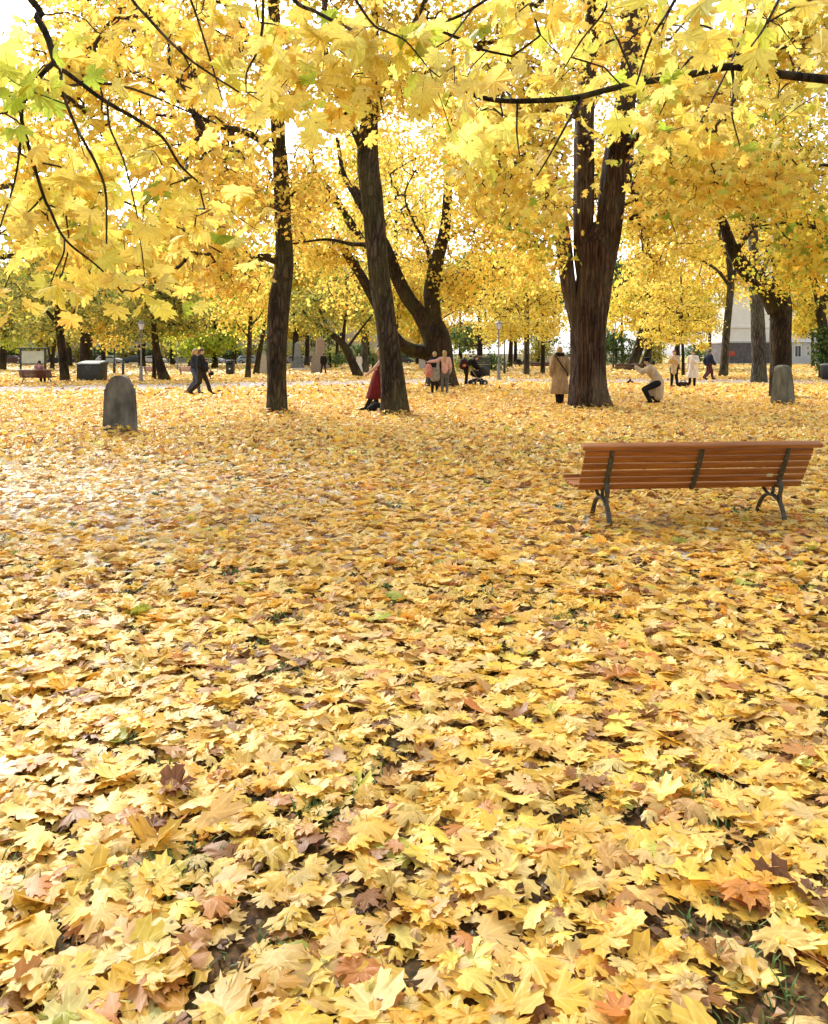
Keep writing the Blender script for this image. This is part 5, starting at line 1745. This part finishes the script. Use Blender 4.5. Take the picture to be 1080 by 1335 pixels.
BEIGE = cloth('beige_trench_cloth', (.34, .235, .125), (.42, .30, .17))
BEIGE2 = cloth('light_beige_cloth', (.50, .39, .26), (.58, .47, .33))
WHITE = cloth('cream_white_cloth', (.66, .60, .54), (.74, .69, .63))
BLACK = cloth('black_cloth', (.010, .010, .011), (.020, .019, .020))
DKRED = cloth('dark_red_cloth', (.13, .012, .012), (.18, .022, .020))
PINK = cloth('pale_pink_knit', (.62, .36, .33), (.74, .48, .44))
GREYT = cloth('grey_denim', (.10, .10, .105), (.15, .15, .155))
GREYC = cloth('grey_wool', (.27, .25, .23), (.35, .33, .30))
JEANS = cloth('blue_denim', (.055, .075, .13), (.09, .12, .19))
BROWNT = cloth('brown_black_cloth', (.025, .018, .014), (.04, .03, .024))
NAVY = cloth('navy_cloth', (.018, .022, .035), (.03, .036, .055))
MAROON = cloth('maroon_cloth', (.085, .02, .022), (.12, .03, .032))
TIGHT = cloth('black_tights', (.014, .011, .012), (.022, .018, .019))


def gp(px, py, z=0.0):
    q = GP(px, py)
    return (q.x, q.y, z)


# 1 --- woman in the long coat, back to us
t, J, s = person(gp(730, 528), .06, 1.74, 'woman in a long beige coat with black strap, back turned, beside the massive trunk',
                 dict(elL=(-.25, -.06, 1.12), wrL=(-.225, .03, .90), haL=(-.19, .07, .84), elR=(.25, -.06, 1.12), wrR=(.225, .03, .90), haR=(.19, .07, .84), anL=(-.06, -.02, .085), toL=(-.07, .13, .035), anR=(.06, -.02, .085), toR=(.07, .13, .035), knL=(-.075, .02, .5), knR=(.075, .02, .5)),
                 hair='blonde', top=BEIGE, top_r=.038, legs=TIGHT, boot=.75, extra={'top_name': 'coat'}, hair_len=.08)
loft_skirt(t, BEIGE, [((0, 0, 1.12), .185, .165), ((0, 0, .95), .205, .185), ((0, -.005, .75), .235, .205), ((0, -.01, .55), .262, .225), ((0, -.01, .36), .285, .24), ((0, -.01, .33), .27, .225)], seed=1)
m2 = MB()
for k in range(3):
    pts = [(.11 * math.cos(a) * 1.05, -.005 + .10 * math.sin(a), 1.455 + .028 * k + .012 * math.sin(3 * a + k)) for a in [2 * math.pi * i / 16 for i in range(17)]]
    m2.tube(pts, .034, 8)
m2.build('scarf', BLACK, t)
MB().tube([(-.17, -.06, 1.46), (-.13, -.168, 1.40), (-.03, -.185, 1.24), (.10, -.19, 1.06), (.20, -.15, .93), (.23, -.02, .86)], [.018] * 6, 8).build('bag_strap', BLACK, t)

# 2 --- crouching photographer facing left
t, J, s = person(gp(851, 527), math.pi / 2 - .25, 1.72, 'person in a beige coat and dark cap crouching with arms out to take a photo',
                 dict(pelvis=(0, -.17, .66), waist=(0, -.12, .80), chest=(0, .02, .98), neck=(0, .09, 1.15), head=(0, .145, 1.28), shL=(-.165, .06, 1.10), shR=(.165, .06, 1.10),
                      elL=(-.19, .30, .97), wrL=(-.09, .46, 1.10), haL=(-.06, .50, 1.16), elR=(.19, .30, .97), wrR=(.09, .46, 1.10), haR=(.06, .50, 1.16),
                      hipL=(-.09, -.15, .64), knL=(-.13, .24, .46), anL=(-.11, .06, .085), toL=(-.12, .22, .035), hipR=(.09, -.15, .64), knR=(.12, .12, .34), anR=(.1, -.17, .10), toR=(.11, -.03, .035)),
                 hair='black', hat=BLACK, top=BEIGE2, top_r=.034, legs=BLACK, leg_r=.024, coat=[[((0, -.15, .70), .165), ((.02, -.18, .52), .165), ((.04, -.18, .36), .155), ((.05, -.18, .25), .14)], [((.1, -.06, .66), .14), ((.12, .05, .45), .13), ((.12, .02, .33), .12)]])
m2 = MB().box((0, .545, 1.17), (.15, .05, .10), bev=.012)
m2.tube([(0, .565, 1.17), (0, .63, 1.17)], [.035, .03], 12)
o = m2.build('handheld_camera', BLACK_METAL, None)
o.matrix_world = Matrix.Translation(t.location) @ RZ(t.rotation_euler.z) @ Matrix.Diagonal((s, s, s, 1))
tag(o, 'small black camera held out by the crouching person in beige', 'camera')

# 3 --- woman in the red dress leaning behind the straight trunk
t, J, s = person(((492.5 - CX) / F * (YB + 1.6), YB + 1.6, 0), math.pi / 2 + .1, 1.70, 'woman in a long dark red dress half hidden by the straight leaning maple',
                 dict(pelvis=(0, -.06, .92), waist=(0, -.10, 1.06), chest=(0, -.12, 1.26), neck=(0, -.10, 1.43), head=(0, -.06, 1.57), shL=(-.16, -.12, 1.375), shR=(.16, -.12, 1.375),
                      elL=(-.20, .10, 1.16), wrL=(-.14, .26, 1.02), haL=(-.10, .30, .97), elR=(.24, .05, 1.15), wrR=(.16, .24, 1.02), haR=(.1, .29, .98),
                      knL=(-.10, .10, .50), anL=(-.11, .32, .09), toL=(-.12, .48, .045), knR=(.095, .06, .49), anR=(.1, .0, .085), toR=(.1, .16, .035)),
                 hair='blonde', hair_len=.22, top=DKRED, top_r=.012, sleeves=False, legs=TIGHT, boot=.55, extra={'top_name': 'dress_top'})
loft_skirt(t, DKRED, [((0, -.06, 1.10), .15, .14), ((0, -.04, .95), .215, .185), ((0, .01, .72), .225, .20), ((0, .045, .50), .225, .23), ((0, .07, .36), .225, .245), ((0, .07, .34), .215, .23)], 'dress_skirt', 7, .05, 2)
bt = thing('bag', (GP(493, 530).x + .02, YB + .9, 0), 'black bag lying on the leaves at the feet of the woman in red', 'bag', None, .3)
m2 = MB()
chain(m2, [((-.1, 0, .10), .10), ((.04, 0, .15), .15), ((.22, 0, .13), .13)])
remesh('bag_body', m2, .02, BLACK, bt)
MB().tube([(-.08, 0, .18), (-.05, .02, .28), (.06, .02, .34), (.16, 0, .22)], .018, 8).build('handle', BLACK, bt)

# 4, 5 --- two women embracing, backs to us
t, J, s = person(gp(567, 513), .05, 1.62, 'woman in a black and grey jacket with a pink backpack, being hugged by her friend', dict(shR=(.16, 0, 1.38), elL=(-.22, .02, 1.12), wrL=(-.18, .16, .95), haL=(-.16, .2, .9)),
                 hair='blonde', hair_len=.05, top=BLACK, top_r=.03, legs=TIGHT, boot=.5, extra={'top_name': 'jacket'})
m2 = MB()
chain(m2, [((.10, -.02, 1.30), .125), ((.10, -.02, 1.02), .125), ((.09, -.02, .62), .125)])
chain(m2, [((-.02, -.02, 1.0), .15), ((-.03, -.02, .64), .16)])
remesh('grey_cardigan', m2, .018, GREYC, t)
bt = thing('backpack', (t.location.x - .24, t.location.y - .26, .62), 'pink backpack carried by the woman in the black and grey jacket', 'backpack', None, .2)
m2 = MB()
chain(m2, [((0, 0, .16), .15), ((0, 0, .34), .145), ((0, .01, .44), .12)])
remesh('pack_body', m2, .018, cloth('pink_canvas', (.50, .20, .17), (.58, .27, .22)), bt)
MB().sphere((0, -.12, .2), (.11, .06, .10), 12, 8).build('front_pocket', cloth('dusky_pink_canvas', (.40, .15, .13)), bt)
for x in (-.08, .08):
    MB().tube([(x, .08, .48), (x, .16, .50), (x, .19, .34), (x, .12, .12)], .018, 6).build('strap', BLACK, bt)
person(gp(580, 513), -.05, 1.66, 'woman with long blonde hair, pink jumper and grey trousers, one arm round her friend',
       dict(elL=(-.37, -.14, 1.30), wrL=(-.57, -.20, 1.29), haL=(-.65, -.19, 1.27), elR=(.23, -.03, 1.12), wrR=(.22, .08, .90), haR=(.2, .12, .83)),
       hair='blonde', hair_len=.36, top=PINK, top_r=.024, legs=GREYT, leg_r=.014, extra={'top_name': 'jumper'})

# 6 --- person bending over the pram
t, J, s = person(gp(610, 503), -math.pi / 2 + .35, 1.72, 'person in black bending forward over the black pram',
                 dict(pelvis=(0, -.12, .92), waist=(0, -.02, 1.04), chest=(0, .17, 1.16), neck=(0, .34, 1.27), head=(0, .45, 1.36), shL=(-.165, .27, 1.22), shR=(.165, .27, 1.22),
                      elL=(-.2, .40, .98), wrL=(-.16, .56, .82), haL=(-.14, .62, .77), elR=(.2, .40, .98), wrR=(.16, .56, .82), haR=(.14, .62, .77), hipL=(-.09, -.1, .90), hipR=(.09, -.1, .90), knL=(-.1, -.02, .5), knR=(.1, -.1, .5), anR=(.1, -.16, .09), toR=(.1, 0, .035)),
                 hair='brown', hair_len=.08, top=BLACK, top_r=.034, legs=BLACK, leg_r=.02, extra={'top_name': 'jacket'})
bt = thing('backpack', (t.location.x - .24, t.location.y - .10, 1.0), 'round dark maroon backpack with an orange patch on the person bending over the pram', 'backpack', None, .2)
m2 = MB()
chain(m2, [((0, 0, -.02), .19), ((.05, 0, .16), .20)])
remesh('pack_body', m2, .02, cloth('maroon_black_canvas', (.035, .014, .018)), bt)
MB().sphere((0.02, -.18, .0), (.10, .05, .07), 12, 8).build('patch', cloth('orange_patch', (.55, .20, .08)), bt)
pt = thing('pram', gp(623, 503), 'black pram with a folded hood, in front of the bending person', 'pram', None, .2)
m2 = MB()
chain(m2, [((-.22, 0, .62), .16), ((.10, 0, .56), .18), ((.34, 0, .58), .12)])
remesh('cot', m2, .022, BLACK, pt)
m2 = MB()
chain(m2, [((.22, 0, .80), .17), ((.30, 0, .72), .18)])
remesh('hood', m2, .022, cloth('dark_grey_canvas', (.03, .03, .032)), pt)
m2 = MB()
for y in (-.2, .2):
    m2.tube([(-.52, y, .98), (-.36, y, .80), (-.12, y, .45), (.28, y, .16)], .018, 7)
    m2.tube([(.22, y, .5), (-.05, y, .32), (-.28, y, .16)], .018, 7)
m2.tube([(-.52, -.2, .98), (-.52, .2, .98)], .02, 7)
m2.build('frame', GREY_METAL, pt)
for x in (-.28, .30):
    for y in (-.22, .22):
        w = MB().tube([(x, y - .025, .15), (x, y + .025, .15)], [.15, .15], 16).build('wheel', TYRE, pt)
        MB().tube([(x, y - .03, .15), (x, y + .03, .15)], .06, 10).build('hub', RIM, w)
MB().box((0, 0, .28), (.5, .34, .16), bev=.04).build('basket', BLACK, pt)

# 7 --- far person by the gravestone
person(gp(422, 487.5), .2, 1.66, 'person in black trousers and jacket standing with legs apart beside the pinkish gravestone',
       dict(anL=(-.2, -.02, .085), toL=(-.23, .12, .035), knL=(-.15, .02, .5), anR=(.17, -.02, .085), toR=(.2, .12, .035), knR=(.13, .02, .5)), hair='black', top=BLACK, top_r=.03, legs=BLACK, voxel=.024, extra={'top_name': 'jacket'})
# 8 --- pair by the grey trunk
t, J, s = person(gp(468.5, 487), .3, 1.62, 'woman in a pale long dress beside the grey upright trunk', None, hair='blonde', hair_len=.2, top=WHITE, top_r=.02, voxel=.024, extra={'top_name': 'dress_top'})
loft_skirt(t, WHITE, [((0, 0, 1.1), .14, .13), ((0, 0, .9), .18, .17), ((0, 0, .5), .26, .24), ((0, 0, .15), .32, .3), ((0, 0, .13), .3, .28)], 'dress_skirt')
person(gp(476, 486), math.pi - .3, 1.72, 'person in black holding up a phone next to the woman in the pale dress', dict(elL=(-.22, .12, 1.14), wrL=(-.1, .3, 1.28), haL=(-.06, .34, 1.33), elR=(.22, .12, 1.14), wrR=(.1, .3, 1.28), haR=(.06, .34, 1.33)),
       hair='blonde', top=BLACK, top_r=.03, legs=BLACK, voxel=.024, extra={'top_name': 'jacket'})

# 9 --- the couple walking in dark clothes, and the child behind
walk = dict(knL=(-.09, .20, .53), anL=(-.09, .34, .10), toL=(-.09, .50, .06), knR=(.09, -.02, .49), anR=(.09, -.36, .15), toR=(.09, -.24, .05), elL=(-.22, -.16, 1.13), wrL=(-.22, -.08, .90), haL=(-.21, -.05, .83), elR=(.22, .06, 1.12), wrR=(.2, .24, .94), haR=(.19, .29, .89))
person(gp(262, 516), -math.pi / 2 + .05, 1.74, 'person in black jacket and dark brown trousers in mid stride, nearer of the walking couple', walk, hair='brown', top=BLACK, top_r=.036, legs=BROWNT, leg_r=.022, extra={'top_name': 'jacket'})
walk2 = {**walk, 'knR': (.09, .16, .52), 'anR': (.09, .2, .09), 'toR': (.09, .36, .04), 'knL': (-.09, -.03, .49), 'anL': (-.09, -.30, .13), 'toL': (-.09, -.18, .045)}
person(gp(254, 514), -math.pi / 2 - .05, 1.72, 'fair-haired person in a dark jacket and blue jeans walking just behind the one in black', walk2, hair='blonde', hair_len=.12, top=NAVY, top_r=.034, legs=JEANS, leg_r=.018, extra={'top_name': 'jacket'})
t, J, s = person(gp(269, 495), -math.pi / 2, 1.28, 'child in a navy jacket seen just right of the walking couple', walk, hair='black', top=NAVY, top_r=.036, legs=NAVY, voxel=.02, extra={'top_name': 'jacket'})
bt = thing('bag', (t.location.x + .34, t.location.y, .26), 'small round black bag swung by the child in navy', 'bag')
MB().sphere((0, 0, .12), (.13, .10, .12), 14, 10).build('bag_body', BLACK, bt)
MB().tube([(-.06, 0, .22), (-.12, 0, .36), (-.16, 0, .42), (-.10, 0, .36), (.06, 0, .22)], .012, 6).build('handle', BLACK, bt)

# 10 --- group at the right on the crossing path
t, J, s = person(gp(879.5, 505), math.pi - .5, 1.72, 'person in a beige jacket and black leggings raising both hands to the face',
                 dict(elL=(-.22, .14, 1.14), wrL=(-.07, .25, 1.34), haL=(-.04, .25, 1.42), elR=(.22, .14, 1.14), wrR=(.07, .25, 1.34), haR=(.04, .25, 1.42), anL=(-.14, -.02, .085), toL=(-.16, .12, .035), anR=(.13, -.02, .085), toR=(.15, .12, .035)),
                 hair='auburn', hair_len=.14, top=BEIGE2, top_r=.034, legs=BLACK, boot=.6, voxel=.019, extra={'top_name': 'jacket'}, coat=[[((0, 0, .95), .165), ((0, 0, .72), .16)]])
t, J, s = person(gp(904, 505), math.pi * .8, 1.72, 'person in a long cream white coat standing by the dark bag, back half turned',
                 dict(anL=(-.05, -.02, .085), toL=(-.06, .12, .035), knL=(-.07, .02, .5), anR=(.2, -.1, .085), toR=(.25, .04, .035), knR=(.14, -.02, .5), elL=(-.26, .1, 1.18), wrL=(-.2, .28, 1.16), haL=(-.17, .34, 1.18)),
                 hair='brown', top=WHITE, top_r=.036, legs=TIGHT, boot=.7, voxel=.019)
loft_skirt(t, WHITE, [((0, 0, 1.12), .18, .16), ((.0, 0, .95), .205, .185), ((.01, 0, .7), .25, .22), ((.02, 0, .46), .29, .25), ((.02, 0, .44), .27, .23)], seed=4)
bt = thing('bag', gp(891, 505), 'dark brown holdall on the path between the beige jacket and the white coat', 'bag', None, .1)
m2 = MB()
chain(m2, [((-.16, 0, .13), .13), ((.16, 0, .13), .13)])
remesh('bag_body', m2, .02, cloth('dark_brown_leather', (.03, .018, .014)), bt)
for y in (-.05, .05):
    MB().tube([(-.12, y, .22), (-.08, y, .34), (.08, y, .34), (.12, y, .22)], .014, 6).build('handle', BLACK, bt)
wk = {**walk, 'anL': (-.09, .30, .10), 'toL': (-.09, .46, .06)}
person(gp(925, 495.5), -math.pi / 2 + .3, 1.80, 'walker in a dark navy jacket and maroon trousers striding right past the white coat', wk, hair='brown', top=NAVY, top_r=.04, legs=MAROON, leg_r=.02, voxel=.02, extra={'top_name': 'jacket'})
person((GP(929, 495).x, GP(929, 495).y + .6, 0), -math.pi / 2 + .1, 1.72, 'walker in a brown jacket on the far side of the walker in navy', walk2, hair='brown', top=cloth('brown_jacket_cloth', (.10, .055, .035)), top_r=.04, legs=MAROON, leg_r=.02, voxel=.02, extra={'top_name': 'jacket'})
bt = thing('bag', gp(822, 501), 'small black peaked bag left on the leaves before the crouching person', 'bag')
m2 = MB()
chain(m2, [((-.10, 0, .09), .09), ((.10, 0, .09), .09)])
chain(m2, [((0, 0, .12), .09), ((0, 0, .24), .05)])
remesh('bag_body', m2, .018, BLACK, bt)
MB().tube([(-.04, 0, .26), (-.03, 0, .38), (.03, 0, .38), (.04, 0, .26)], .012, 6).build('handle', BLACK, bt)

# 11 --- seated people
sit = dict(pelvis=(0, 0, .50), waist=(0, -.02, .64), chest=(0, -.03, .84), neck=(0, -.02, 1.01), head=(0, .02, 1.15), shL=(-.165, -.03, .955), shR=(.165, -.03, .955), elL=(-.21, .05, .70), wrL=(-.13, .24, .60), haL=(-.1, .3, .58),
           elR=(.21, .05, .70), wrR=(.13, .24, .60), haR=(.1, .3, .58), hipL=(-.09, .02, .48), hipR=(.09, .02, .48), knL=(-.1, .42, .50), knR=(.1, .42, .50), anL=(-.1, .45, .085), anR=(.1, .45, .085), toL=(-.11, .6, .035), toR=(.11, .6, .035))
q = GP(48, 500)
person((q.x, q.y + .28, -.07), 0, 1.70, 'dark-haired person in a red and white top sitting on the dark red bench', sit, hair='black', top=cloth('red_white_knit', (.30, .07, .07), (.46, .30, .30), 9), top_r=.034, legs=BLACK, voxel=.022, extra={'top_name': 'jumper'})
for px, lab in ((677, 'person in black sitting on the left half of the far bench by the white wall'), (685, 'person in black sitting on the right half of the far bench by the white wall')):
    q = GP(px, 478.5)
    person((q.x, q.y + .05, -.07), math.pi + (.3 if px < 680 else -.2), 1.72, lab, sit, hair='brown', top=BLACK, top_r=.04, legs=BLACK, voxel=.03, extra={'top_name': 'jacket'}, group='people resting on the far bench')
